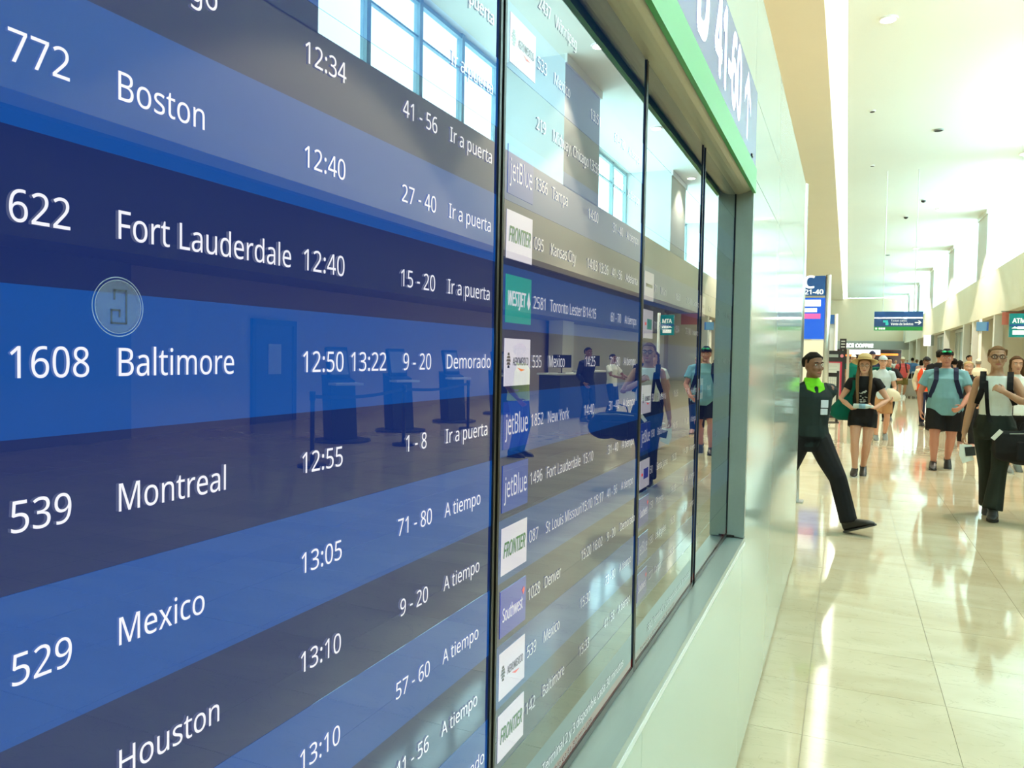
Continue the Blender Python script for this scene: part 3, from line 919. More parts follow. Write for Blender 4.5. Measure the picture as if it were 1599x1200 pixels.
# ATM sign on a mast
Ya = 18.0
xm0, za1 = pxy(1577, 490, Ya); xm1, za0 = pxy(1604, 527, Ya)
m_ateal = mat('teal_sign', (0.0, 0.24, 0.27), 0.35)
t = thing('atm_sign', 'teal ATM sign with banknote pictogram on a slim white mast', 'sign', ((xm0 + xm1) / 2, Ya, 0))
w = (xm1 - xm0) / 2
zm = (za0 + za1) / 2
part('board', m_ateal, t, lambda b: box(b, -w, w, -0.05, 0.05, za0, za1))
part('blue_band', m_signblue, t, lambda b: box(b, -w, w, -0.052, 0.052, zm - 0.02, zm + 0.02))
part('lettering', m_signw, t, lambda b: text_bm(b, 'ATM', 0, za1 - 0.14, 0.09, width=0.22, face='y', off_pos=-0.054, offset=0.03, align='center'))
def note(b):
    box(b, -0.1, 0.1, -0.055, -0.051, za0 + 0.05, za0 + 0.13)
    box(b, -0.02, 0.12, -0.055, -0.051, za0 + 0.16, za0 + 0.21)
    b.faces.new([b.verts.new((x, -0.054, za0 + z)) for x, z in ((-0.12, 0.17), (-0.02, 0.17), (-0.02, 0.19), (-0.07, 0.21))])
part('pictogram', m_signw, t, note)
part('mast', m_white, t, lambda b: cyl(b, (w + 0.05, 0, 0), (w + 0.05, 0, za1 + 0.05), 0.035, 14), True)
part('base_plate', m_steel, t, lambda b: cyl(b, (w + 0.05, 0, 0), (w + 0.05, 0, 0.02), 0.2, 20))
# small blue blade sign on cream pole
Yb = 32.0
xb0, zb1 = pxy(1534, 503, Yb); _, zb0 = pxy(1534, 517, Yb)
t = thing('blade_sign', 'small pale blue blade sign on a cream pole beside the bespectacled woman', 'sign', (xb0, Yb, 0))
part('board', mat('pale_blue_sign', (0.12, 0.28, 0.5), 0.3), t, lambda b: box(b, -0.17, 0.14, -0.05, 0.05, zb0, zb1))
part('edge', m_signblue, t, lambda b: box(b, 0.14, 0.2, -0.05, 0.05, zb0, zb1))
part('pole', m_cream, t, lambda b: cyl(b, (-0.03, 0.08, 0), (-0.03, 0.08, zb1 + 0.1), 0.05, 14), True)
# wall lantern box and red shop lettering on the right side
x_, z_ = pxy(1433, 532, 88.0)
t = thing('lightbox', 'small white lit box sign far down the right wall', 'sign', (8.1, 92.0, 3.3))
part('lit_face', mat('lightbox_white', (1, 1, 1), 0.4, emit=(1, 1, 1), es=1.6), t, lambda b: box(b, -0.45, 0.2, -0.15, 0.0, 0, 1.1))
part('casing', m_grey, t, lambda b: box(b, 0.2, 0.5, -0.15, 0.15, 0, 1.1))
t = thing('shop_sign', 'small red lettering over a counter on the right wall', 'sign', (9.0, 66.0, 3.0))
part('red_letters', m_red, t, lambda b: (box(b, -0.3, 0.0, -0.05, 0.0, 0, 0.28), box(b, 0.1, 0.55, -0.05, 0.0, 0, 0.4)))
part('bracket', m_grey, t, lambda b: box(b, -0.35, 0.6, 0.0, 0.05, -0.05, 0.02))
t = thing('red_banner', 'pale red banner hanging high behind the ATM sign', 'banner', (9.0, 50.0, 3.2))
part('cloth', mat('faded_red', (0.62, 0.2, 0.15), 0.6), t, lambda b: box(b, -0.9, 0.4, -0.02, 0.02, 0.5, 1.2))
part('rail', m_grey, t, lambda b: box(b, -0.95, 0.45, -0.03, 0.03, 1.2, 1.26))

# coffee shop at the far end
sh = thing('coffee_shop_sign', 'lit white COFFEE lettering on the grey fascia at the far end', 'sign', (2.5, YF - 0.45, 3.6))
m_lit = mat('lit_letters', (1, 1, 1), 0.4, emit=(1, 0.99, 0.95), es=2.2)
x0_, zc_ = pxy(1322, 540, YF); x1_, _ = pxy(1364, 540, YF)
part('lettering', m_lit, sh, lambda b: text_bm(b, 'ICE COFFEE', x0_ - 2.5, 0.40, 0.52, width=x1_ - x0_, face='y', off_pos=0.0, offset=0.05))
part('backing_rail', m_grey, sh, lambda b: box(b, x0_ - 2.6, x1_ - 2.4, 0.01, 0.05, 0.05, 0.75))
lb_ = thing('menu_lightbox', 'long white lit menu box under the coffee shop fascia', 'sign', (2.5, YF + 0.2, 2.6))
xa_, _ = pxy(1327, 548, YF); xb_, _ = pxy(1375, 548, YF)
part('lit_face', mat('menu_white', (1, 1, 1), 0.4, emit=(1, 1, 0.98), es=1.8), lb_, lambda b: box(b, xa_ - 2.5, xb_ - 2.5, 0, 0.2, 0.05, 0.75))
part('casing', m_grey, lb_, lambda b: box(b, xa_ - 2.6, xb_ - 2.4, 0.2, 0.3, 0.0, 0.8))
m_or = mat('orange_glow', (1, 0.3, 0.05), 0.5, emit=(1.0, 0.16, 0.02), es=1.6)
t = thing('shop_counter', 'dark shop interior counter with orange lit canopy at the far end', 'counter', (3.5, YF + 4, 0))
part('counter', mat('dark_wood', (0.05, 0.015, 0.01), 0.5), t, lambda b: box(b, -6, 5.0, 0, 0.8, 0, 1.1))
part('canopy', m_or, t, lambda b: (box(b, 1.0, 4.2, -0.3, -0.1, 2.55, 2.85), box(b, -4.3, -2.4, -0.3, -0.1, 2.35, 2.6)))
part('canopy_frame', m_blackm, t, lambda b: (box(b, -6, 5, -0.1, 0.1, 2.9, 3.2), box(b, -5.9, -5.8, 0.2, 0.4, 1.1, 2.9), box(b, 4.8, 4.9, 0.2, 0.4, 1.1, 2.9)))

# ================================================================== CHECK-IN KIOSKS, COUNTER, STANCHIONS (seen in the glass)
m_kiosk = mat('kiosk_navy', (0.02, 0.03, 0.06), 0.35)
m_scr = mat('kiosk_screen', (0.1, 0.12, 0.15), 0.15, emit=(0.5, 0.55, 0.6), es=0.25)
KL = ['nearest', 'second', 'third', 'fourth']
def kiosk(x, y, lab):
    t = thing('check_in_kiosk', lab, 'kiosk', (x, y, 0), R(-65), 'self check-in kiosks')
    part('base_plate', m_kiosk, t, lambda b: cyl(b, (0, 0, 0), (0, 0, 0.03), 0.5, 24))
    part('body', m_kiosk, t, lambda b: poly(b, [(-0.12, 0.03), (0.2, 0.03), (0.3, 1.15), (-0.02, 1.05)], -0.24, 0.24, 'x'))
    part('shelf', m_pale, t, lambda b: box(b, -0.27, 0.27, -0.26, 0.0, 0.98, 1.02))
    part('screen_housing', m_kiosk, t, lambda b: poly(b, [(0.08, 1.1), (0.16, 1.08), (0.28, 1.62), (0.2, 1.64)], -0.2, 0.2, 'x'))
    part('screen', m_scr, t, lambda b: poly(b, [(0.085, 1.16), (0.09, 1.16), (0.185, 1.58), (0.18, 1.58)], -0.17, 0.17, 'x'))
for (x, y), l in zip(((7.6, 11.2), (7.7, 13.3), (7.8, 15.8), (7.9, 18.7)), ('navy self check-in kiosk nearest the service door', 'navy self check-in kiosk, second from the service door', 'navy self check-in kiosk, third from the service door', 'navy self check-in kiosk closest to the staffed desk')):
    kiosk(x, y, l)
posts = [(6.1, 8.45), (6.35, 11.2), (6.7, 14.3)]
for i, (x, y) in enumerate(posts):
    t = thing('stanchion', 'black belt stanchion ' + ('at the near end of the queue line' if i == 0 else 'in the middle of the queue line' if i == 1 else 'at the far end of the queue line'), 'stanchion', (x, y, 0), 0, 'queue stanchions')
    part('base', m_black, t, lambda b: cyl(b, (0, 0, 0), (0, 0, 0.04), 0.19, 24))
    part('pole', m_black, t, lambda b: cyl(b, (0, 0, 0.04), (0, 0, 1.0), 0.03, 14), True)
    part('belt_head', m_black, t, lambda b: cyl(b, (0, 0, 0.9), (0, 0, 1.02), 0.04, 14), True)
    if i < 2:
        nx, ny = posts[i + 1][0] - x, posts[i + 1][1] - y
        part('belt', m_blackm, t, lambda b: ribbon(b, [(nx * s, ny * s, 0.95 - 0.06 * math.sin(math.pi * s)) for s in [k / 8 for k in range(9)]], 0.05, 0.003, (0, 0, 1)))
def desk(x, y, lab):
    t = thing('service_desk', lab, 'desk', (x, y, 0), R(-80))
    dk = mat('desk_navy', (0.03, 0.035, 0.05), 0.45)
    part('front', dk, t, lambda b: box(b, -0.8, 0.8, -0.3, -0.25, 0, 1.08))
    part('side', dk, t, lambda b: box(b, -0.8, -0.75, -0.25, 0.3, 0, 1.08))
    part('side', dk, t, lambda b: box(b, 0.75, 0.8, -0.25, 0.3, 0, 1.08))
    part('desktop', m_pale, t, lambda b: box(b, -0.84, 0.84, -0.34, 0.34, 1.08, 1.12))
    return t
desk(6.1, 18.6, 'dark check-in desk with pale top and monitor, seen in the second display')
desk(6.7, 23.0, 'dark check-in desk beyond the first one, seen in the second display')
for i, (x, y) in enumerate(((6.1, 18.6), (6.7, 23.0))):
    t = thing('monitor', 'black monitor on the %s check-in desk' % ('nearer' if i == 0 else 'farther'), 'monitor', (x, y - 0.3, 1.12), R(-50))
    part('stand', m_black, t, lambda b: (cyl(b, (0, 0, 0), (0, 0, 0.012), 0.1, 16), cyl(b, (0, 0, 0.01), (0, 0, 0.2), 0.015, 8)))
    part('panel', m_black, t, lambda b: box(b, -0.26, 0.26, -0.03, -0.005, 0.14, 0.46))

# ================================================================== PEOPLE
def skin(name, c):
    return mat(name, c, 0.55, noise=0.03, nscale=30)
SK_FAIR = skin('skin_fair', (0.56, 0.30, 0.20))
SK_TAN = skin('skin_tan', (0.42, 0.22, 0.13))
SK_DARK = skin('skin_brown', (0.22, 0.10, 0.055))
SK_RED = skin('skin_ruddy', (0.52, 0.22, 0.15))
def cloth(name, c, bump=0.3):
    return mat('cloth_' + name, c, 0.85, noise=0.08, nscale=14, bump=bump, spec=0.2)
def hairm(name, c):
    return mat('hair_' + name, c, 0.85, spec=0.15, noise=0.25, nscale=40, bump=0.4, stretch=(6, 6, 0.6))
C_BLK = cloth('black', (0.012, 0.012, 0.014)); C_CHAR = cloth('charcoal_green', (0.018, 0.028, 0.027))
C_OLV = cloth('dark_olive', (0.022, 0.027, 0.022)); C_WHT = cloth('white', (0.72, 0.75, 0.72)); C_TEAL = cloth('pale_teal', (0.17, 0.34, 0.385))
C_NAVY = cloth('navy', (0.015, 0.02, 0.05)); C_RED = cloth('coral_red', (0.50, 0.08, 0.08)); C_KHK = cloth('olive_khaki', (0.14, 0.11, 0.03))
C_HIV = cloth('orange_vest', (0.85, 0.09, 0.03)); C_YEL = cloth('yellow_vest', (0.7, 0.85, 0.08)); C_CREAM = cloth('cream', (0.62, 0.56, 0.42))
C_LBL = cloth('light_blue', (0.20, 0.36, 0.48)); C_BLUE = cloth('blue', (0.05, 0.13, 0.28)); C_PINK = cloth('pink', (0.6, 0.35, 0.3)); C_GRY = cloth('grey', (0.2, 0.2, 0.19))
C_LGRY = cloth('light_grey_blue', (0.42, 0.5, 0.52)); C_TAN = cloth('tan', (0.38, 0.2, 0.09)); C_GRN = cloth('bottle_green', (0.0, 0.10, 0.075)); C_LIME = cloth('lime', (0.18, 0.60, 0.02))
H_BLK = hairm('black', (0.008, 0.007, 0.006)); H_BRN = hairm('brown', (0.09, 0.045, 0.02)); H_LBR = hairm('light_brown', (0.17, 0.095, 0.045)); H_BLD = hairm('blonde', (0.45, 0.33, 0.16)); H_GRY = hairm('grey', (0.25, 0.23, 0.2))
m_straw = mat('straw', (0.62, 0.47, 0.22), 0.8, noise=0.12, nscale=120, bump=0.5)
m_eyew = mat('eye_white', (0.75, 0.73, 0.7), 0.2); m_iris = mat('iris_dark', (0.03, 0.02, 0.012), 0.1); m_lip = mat('lips', (0.38, 0.12, 0.09), 0.5)
m_shoe = mat('shoe_black', (0.015, 0.015, 0.016), 0.45); m_sole = mat('sole_white', (0.6, 0.6, 0.57), 0.6); m_shoed = mat('sole_dark', (0.03, 0.03, 0.03), 0.7)
m_canv = mat('canvas_grey', (0.18, 0.2, 0.19), 0.8); m_wshoe = mat('shoe_white', (0.7, 0.7, 0.66), 0.6)

def ik(a, b, l1, l2, pole):
    a, b, pole = Vector(a), Vector(b), Vector(pole)
    d = b - a
    L = min(d.length, (l1 + l2) * 0.999)
    u = d.normalized()
    x = (l1 * l1 - l2 * l2 + L * L) / (2 * L)
    h = math.sqrt(max(l1 * l1 - x * x, 0))
    p = (pole - u * pole.dot(u)).normalized()
    return a + u * x + p * h, a + u * L

class P:  # one figure
    def __init__(s, name, label, x, y, rz, H=1.70, g=1.0, fem=False, skin=SK_FAIR, vox=0.012, feet=None, hands=None, lean=0.0, turn=0.0, nod=0.0, group='people walking through the concourse', hipdrop=0.0, sh=1.0):
        s.t = thing('person', label, 'person', (x, y, 0), R(rz), group)
        s.H, s.g, s.fem, s.v, s.lean = H, g, fem, vox, lean
        H_ = H
        s.skin = skin
        s.hipz = 0.515 * H - hipdrop
        s.shw = (0.104 if not fem else 0.094) * H * (0.5 + 0.5 * g) * sh
        s.shz = 0.795 * H - hipdrop
        feet = feet or {-1: (0.09, -0.12, 0.0, 0), 1: (0.09, 0.14, 0.03, 20)}
        # feet: side -> (|x|, y, lift, heel pitch deg (positive = heel up))
        s.leg = {}; s.yaw = {}
        for sd in (-1, 1):
            fx, fy, lift, pit = feet[sd][:4]
            s.yaw[sd] = feet[sd][4] if len(feet[sd]) > 4 else 0
            ank = Vector((sd * fx, fy, 0.05 * H + lift))
            hip = Vector((sd * 0.052 * H * (0.6 + 0.4 * g), s.off(s.hipz), s.hipz))
            kn, an = ik(hip, ank, 0.245 * H, 0.232 * H, (sd * 0.12, -1, 0.1))
            s.leg[sd] = (hip, kn, an, pit)
        s.arm = {}
        hands = hands or {-1: (0.19, 0.05, 0.50), 1: (0.19, -0.12, 0.52)}
        for sd in (-1, 1):
            hx, hy, hz = hands[sd][:3]
            shd = Vector((sd * s.shw, s.off(s.shz), s.shz))
            wr = Vector((sd * hx, hy, hz * H))
            pole = hands[sd][3] if len(hands[sd]) > 3 else (sd * 0.5, 1, -0.2)
            el, w2 = ik(shd, wr, 0.172 * H, 0.150 * H, pole)
            s.arm[sd] = (shd, el, w2)
        s.handopt = {sd: (hands[sd][4] if len(hands[sd]) > 4 else None) for sd in (-1, 1)}
        s.hh = H / 7.55
        s.hc = Vector((0, s.off(0.86 * H) - 0.012 * H, 0.868 * H - hipdrop))   # chin level, centre
        s.hm = Matrix.Translation(s.hc) @ Matrix.Rotation(R(turn), 4, 'Z') @ Matrix.Rotation(R(nod), 4, 'X')
        s.dz = -hipdrop
        s.body()
    def off(s, z):
        return -math.tan(R(s.lean)) * (z - 0.5 * s.H)
    def torso_rings(s, z0, z1, inf=0.0, extra=None):
        H, g = s.H, s.g
        if s.fem:
            T = [(.44, .080, .058), (.47, .098, .068), (.51, .105, .072), (.55, .098, .066), (.60, .076, .054), (.65, .078, .056), (.71, .088, .068), (.75, .092, .066), (.79, .090, .052), (.815, .072, .044), (.835, .040, .036), (.85, .032, .032)]
        else:
            T = [(.44, .078, .060), (.47, .092, .066), (.51, .098, .068), (.55, .096, .066), (.60, .086, .060), (.65, .090, .063), (.71, .100, .070), (.76, .106, .068), (.795, .102, .054), (.82, .078, .044), (.838, .046, .038), (.85, .036, .036)]
        out = []
        def at(z):
            for a, b in zip(T[:-1], T[1:]):
                if a[0] <= z <= b[0]:
                    k = (z - a[0]) / (b[0] - a[0])
                    return [a[i] + (b[i] - a[i]) * k for i in range(3)]
            return list(T[0] if z < T[0][0] else T[-1])
        zs = sorted({z0, z1} | {t[0] for t in T if z0 < t[0] < z1})
        for z in zs:
            _, w, d = at(z)
            gg = g if z < 0.79 else 1 + (g - 1) * 0.4
            belly = (g - 1) * 0.05 * math.exp(-((z - 0.60) / 0.07) ** 2)
            out.append((0, s.off(z * H) - belly * H, z * H + s.dz, w * H * gg + inf, d * H * gg + inf + belly * H))
        return out
    def headpt(s, x, y, z):
        return s.hm @ Vector((x * s.hh, y * s.hh, z * s.hh))
    def head_rings(s, bm, z0, z1, inf=0.0, ymin=None, n=20):
        T = [(-.02, .09, -.33, -.10), (.06, .19, -.37, .02), (.15, .245, -.375, .16), (.28, .285, -.37, .30), (.42, .315, -.36, .39), (.5, .325, -.355, .42), (.62, .335, -.37, .44), (.75, .325, -.355, .43), (.86, .28, -.30, .38), (.95, .19, -.20, .28), (1.0, .08, -.09, .14)]
        def at(z):
            for a, b in zip(T[:-1], T[1:]):
                if a[0] <= z <= b[0]:
                    k = (z - a[0]) / (b[0] - a[0]); return [a[i] + (b[i] - a[i]) * k for i in range(4)]
            return list(T[0] if z < T[0][0] else T[-1])
        zs = sorted({z0, z1} | {t[0] for t in T if z0 < t[0] < z1})
        rings = []
        for z in zs:
            _, w, f, bk = at(z)
            if ymin is not None: f = max(f, ymin)
            cy, ry, w = (f + bk) / 2, (bk - f) / 2 + inf, w + inf
            zz = z + (inf if z >= 0.999 else 0)
            ring = [s.headpt(w * math.cos(2*math.pi*i/n), cy + ry * math.sin(2*math.pi*i/n), zz) for i in range(n)]
            rings.append(ring)
        ringbridge(bm, rings)
    def body(s):
        H, g = s.H, s.g
        bm = nb()
        loft(bm, s.torso_rings(.46, .85))
        arm_g = 0.75 + 0.25 * g
        for sd in (-1, 1):
            hip, kn, an, pit = s.leg[sd]
            m1 = hip.lerp(kn, 0.5); c1 = kn.lerp(an, 0.3)
            limb(bm, [hip, m1, kn, c1 + Vector((0, 0.008, 0)), kn.lerp(an, 0.7), an], [0.055*H*g, 0.045*H*g, 0.032*H*arm_g, 0.034*H*arm_g, 0.025*H*arm_g, 0.021*H])
            pr = R(-pit)
            fm = Matrix.Rotation(R(s.yaw[sd]), 3, 'Z') @ Matrix.Rotation(-pr, 3, 'X')
            toe = an + fm @ Vector((sd * 0.015, -0.095 * H, -0.028 * H)); heel = an + fm @ Vector((0, 0.02 * H, -0.025 * H))
            limb(bm, [heel, an + fm @ Vector((0, -0.03 * H, -0.022 * H)), toe], [0.014*H, 0.013*H, 0.008*H])
            sh, el, wr = s.arm[sd]
            limb(bm, [sh, sh.lerp(el, 0.45), el, el.lerp(wr, 0.35), wr], [0.031*H*arm_g, 0.028*H*arm_g, 0.022*H*arm_g, 0.0225*H*arm_g, 0.0155*H])
            s.hand(bm, el, wr, sd)
        # neck and head
        limb(bm, [(0, s.off(.82*H), .82*H + s.dz), s.headpt(0, .06, .12)], [0.035*H, 0.031*H])
        s.head_rings(bm, -.02, 1.0)
        nose = [s.headpt(0, -.35, .52), s.headpt(0, -.40, .40), s.headpt(0, -.44, .33), s.headpt(0, -.40, .29)]
        limb(bm, nose, [.028*s.hh, .04*s.hh, .055*s.hh, .045*s.hh], n=8)
        for sd in (-1, 1):
            ball(bm, s.headpt(sd*.04, -.395, .31), .035*s.hh, seg=8)
            ball(bm, s.headpt(sd*.335, .05, .42), (.035*s.hh, .075*s.hh, .13*s.hh), seg=8)
            ball(bm, s.headpt(sd*.16, -.31, .36), (.11*s.hh, .06*s.hh, .09*s.hh), seg=8)
        limb(bm, [s.headpt(-.2, -.33, .6), s.headpt(0, -.365, .595), s.headpt(.2, -.33, .6)], [.035*s.hh]*3, n=8)
        ball(bm, s.headpt(0, -.35, .04), (.1*s.hh, .06*s.hh, .07*s.hh), seg=8)
        s.body_o = rebuild('body', bm, s.skin, s.t, s.v, 1)
        # eyes, brows, mouth
        for sd in (-1, 1):
            c = s.headpt(sd*.145, -.338, .50)
            part('eye', m_eyew, s.body_o, lambda b: ball(b, c, (.058*s.hh, .035*s.hh, .032*s.hh), s.hm.to_3x3(), seg=10), True)
            c2 = s.headpt(sd*.145, -.366, .50)
            part('iris', m_iris, s.body_o, lambda b: ball(b, c2, (.026*s.hh, .014*s.hh, .027*s.hh), s.hm.to_3x3(), seg=8), True)
            part('eyebrow', H_BRN if s.skin is not SK_DARK else H_BLK, s.body_o, lambda b: limb(b, [s.headpt(sd*.06, -.372, .585), s.headpt(sd*.15, -.375, .61), s.headpt(sd*.235, -.335, .585)], [.014*s.hh, .017*s.hh, .01*s.hh], n=6), True)
        part('lips', m_lip, s.body_o, lambda b: (limb(b, [s.headpt(-.11, -.355, .185), s.headpt(0, -.385, .20), s.headpt(.11, -.355, .185)], [.012*s.hh, .026*s.hh, .012*s.hh], n=8), limb(b, [s.headpt(-.09, -.355, .172), s.headpt(0, -.383, .155), s.headpt(.09, -.355, .172)], [.01*s.hh, .028*s.hh, .01*s.hh], n=8)), True)
    def hand(s, bm, el, wr, sd):
        k = s.H / 1.7 * (0.92 if s.fem else 1.0)
        o = s.handopt[sd] or {}
        d = Vector(o.get('dir', (wr - el).normalized())).normalized()
        pn = Vector(o.get('palm', (-sd, 0.1, 0))); pn = (pn - d * pn.dot(d)).normalized()   # palm normal
        u = d.cross(pn).normalized()      # across the palm
        if u.dot(Vector(o.get('thumb', (0, -1, 0)))) < 0: u = -u     # thumb side
        curl = R(o.get('curl', 22))
        W_ = 0.040 * k
        def T(a, b, c): return wr + d * a * k + u * b * k + pn * c * k
        rings = []
        for a, hw, ht in ((-0.01, .026, .019), (.02, .033, .017), (.055, .040, .015), (.092, .039, .012)):
            rings.append([T(a, hw * math.cos(2*math.pi*i/14), ht * math.sin(2*math.pi*i/14)) for i in range(14)])
        ringbridge(bm, rings)
        for j, (lat, ln) in enumerate(((0.031, .072), (0.0105, .080), (-0.0105, .074), (-0.031, .058))):
            pts = [T(0.07, lat * 0.95, 0)]
            dd = (d + u * lat * 2.2).normalized()
            pos = T(0.088, lat, 0); pts.append(pos)
            ang = curl
            for seg in (0.45, 0.30, 0.25):
                dr = dd * math.cos(ang) + pn * math.sin(ang)
                pos = pos + dr * ln * seg * k; pts.append(pos); ang += curl
            limb(bm, pts, [.0092*k, .0088*k, .0082*k, .0078*k, .0065*k], n=8)
        b0 = T(0.018, 0.026, 0.004); b1 = T(0.045, 0.050, 0.012); b2 = T(0.070, 0.060, 0.022); b3 = T(0.092, 0.062, 0.032)
        limb(bm, [b0, b1, b2, b3], [.0125*k, .011*k, .0095*k, .0075*k], n=8)
    # ---------------- clothes
    def top(s, M, name='shirt', hem=.49, sleeve=0.5, inf=0.016, neck=.845, vneck=False):
        H = s.H
        bm = nb()
        rr = [(a, b_, c, w_ - (0 if c - s.dz < .79 * H else inf * .55), d_ - (0 if c - s.dz < .79 * H else inf * .55)) for a, b_, c, w_, d_ in s.torso_rings(hem, neck, inf)]
        loft(bm, rr)
        g = 0.75 + 0.25 * s.g
        if sleeve > 0:
            for sd in (-1, 1):
                sh, el, wr = s.arm[sd]
                inn = Vector((sd * s.shw * 0.7, sh.y, sh.z + 0.004 * H))
                if sleeve <= 1:
                    limb(bm, [inn, sh, sh.lerp(el, sleeve)], [0.035*H*g + inf * 0.5, 0.034*H*g + inf, 0.031*H*g + inf * 1.4], round_ends=False)
                else:
                    limb(bm, [inn, sh, sh.lerp(el, .5), el, el.lerp(wr, .5), el.lerp(wr, sleeve - 1)], [0.034*H*g + inf * 0.5, 0.033*H*g + inf, .029*H*g + inf, .025*H*g + inf, .0225*H*g + inf, .018*H + inf * 0.9], round_ends=False)
        return rebuild(name, bm, M, s.t, max(s.v, 0.009), 1)
    def trousers(s, M, flare=0.0, inf=0.014, length=1.0, rise=.555):
        H = s.H; g = s.g
        bm = nb()
        loft(bm, s.torso_rings(.455, rise, inf))
        gg = 0.75 + 0.25 * g
        for sd in (-1, 1):
            hip, kn, an, pit = s.leg[sd]
            end = kn.lerp(an, length)
            limb(bm, [hip + Vector((0, 0, .02)), hip.lerp(kn, .5), kn, kn.lerp(an, .5), end], [.055*H*g + inf, .046*H*g + inf, .034*H*gg + inf, .031*H*gg + inf + flare * .4, .026*H*gg + inf + flare], round_ends=False)
        return rebuild('trousers', bm, M, s.t, max(s.v, .009), 1)
    def shorts(s, M, to=.75, wide=.03, name='shorts', rise=.555):
        H = s.H; g = s.g
        bm = nb()
        loft(bm, s.torso_rings(.455, rise, .014))
        for sd in (-1, 1):
            hip, kn, an, pit = s.leg[sd]
            limb(bm, [hip + Vector((0, 0, .02)), hip.lerp(kn, .4), hip.lerp(kn, to)], [.055*H*g + .014, .05*H*g + wide * .7, .045*H*g + wide], round_ends=False)
        return rebuild(name, bm, M, s.t, max(s.v, .009), 1)
    def skirt(s, M, z0=.38, flare=.03, name='skirt'):
        H = s.H
        bm = nb()
        r = s.torso_rings(.47, .56, .016)
        w, d = r[0][3], r[0][4]
        loft(bm, [(0, r[0][1], z0*H, w + flare, d + flare + .02)] + r)
        return rebuild(name, bm, M, s.t, max(s.v, .009), 1)
    def shoes(s, M, sole=m_shoed, high=0.0, heel=0.0):
        H = s.H
        for sd in (-1, 1):
            hip, kn, an, pit = s.leg[sd]
            fm = Matrix.Rotation(R(s.yaw[sd]), 3, 'Z') @ Matrix.Rotation(R(pit), 3, 'X')
            e = nb()
            def q(x, y, z): return an + fm @ Vector((x * sd * H, y * H, z * H))
            rings = []
            n = 14
            for yy, w, zt in ((.042, .014, .012), (.034, .023, .022), (.0, .026, .024), (-.03, .027, .013), (-.065, .030, -.002), (-.10, .028, -.014), (-.122, .018, -.026), (-.130, .008, -.034)):
                zb = -.043
                ring = []
                for i in range(n):
                    a = 2 * math.pi * i / n
                    z = (zt + zb) / 2 + (zt - zb) / 2 * math.copysign(abs(math.sin(a)) ** .7, math.sin(a))
                    ring.append(q(w * math.cos(a) + .005, yy, z))
                rings.append(ring)
            ringbridge(e, rings)
            limb(e, [q(0, .005, -.01), q(0, .006, .018 + high)], [.026*H, .026*H], round_ends=False)
            so = rebuild('shoe', e, M, s.t, max(s.v * .7, .006), 1)
            part('sole', sole, so, lambda b: ringbridge(b, [[q(w * c + .005, yy, z) for z, c in ((-.0505, -1), (-.0505, 1), (-.041, 1), (-.041, -1))] for yy, w in ((.044, .016), (.03, .026), (0, .028), (-.04, .028), (-.075, .031), (-.105, .028), (-.132, .012))]))
    def hair(s, M, low=.30, inf=.032, long=0.0, puff=0.0, bun=False, name='hair'):
        bm = nb()
        # cap of hair: tilted so the forehead stays free
        s.head_rings(bm, .84, 1.0, inf + puff, ymin=-.325)
        s.head_rings(bm, .72, .90, inf + puff * .5, ymin=-.29)
        s.head_rings(bm, low, .80, inf + puff, ymin=.02)
        for sd in (-1, 1):
            limb(bm, [s.headpt(sd*.31, -.10, .80), s.headpt(sd*.33, -.06, .6)], [.07*s.hh, .04*s.hh], n=8)
        if bun:
            ball(bm, s.headpt(0, .50, .62), .14*s.hh)
        if long:
            rings = []
            for k in range(6):
                f = k / 5
                z = .45 - long * f
                c = s.headpt(0, .30 + .05 * f, z)
                rings.append((c.x, c.y, c.z, (.36 - .08*f) * s.hh, (.17 - .05*f) * s.hh))
            loft(bm, rings)
            for sd in (-1, 1):
                limb(bm, [s.headpt(sd*.32, -.08, .75), s.headpt(sd*.37, -.02, .4), s.headpt(sd*.36, .0, .0), s.headpt(sd*.34, .0, .25 - long * .8)], [.06*s.hh, .08*s.hh, .08*s.hh, .05*s.hh])
        return rebuild(name, bm, M, s.t, max(s.v * .7, .006), 1)
    def cap(s, M, brim=True, M2=None):
        t = nb()
        s.head_rings(t, .66, 1.0, .065)
        o = rebuild('cap', t, M, s.t, max(s.v * .7, .007), 1)
        if brim:
            def br(b):
                n = 12
                up_, dn = [], []
                for i in range(n + 1):
                    a = math.pi * i / n
                    up_.append((.30 * math.cos(a), -.32 - .30 * math.sin(a)))
                rings = [[s.headpt(x, y, .69 + dz - .04 * abs(x) - (0.03 if y < -.5 else 0)) for x, y in up_] for dz in (0, .03)]
                ringbridge(b, rings)
            part('visor', M2 or M, o, br, True)
        return o
    def glasses(s, M=None):
        M = M or m_black
        g = nb()
        for sd in (-1, 1):
            c = [s.headpt(sd*.155 + .115*math.cos(2*math.pi*i/16), -.415 + .02 * abs(math.cos(2*math.pi*i/16)), .495 + .085*math.sin(2*math.pi*i/16)) for i in range(17)]
            limb(g, c, [.011*s.hh]*17, n=6, round_ends=False)
            limb(g, [s.headpt(sd*.27, -.39, .52), s.headpt(sd*.345, -.2, .52), s.headpt(sd*.35, .05, .5)], [.011*s.hh]*3, n=6)
        limb(g, [s.headpt(-.045, -.425, .52), s.headpt(.045, -.425, .52)], [.011*s.hh]*2, n=6)
        return to_obj('glasses', g, M, s.t, True)
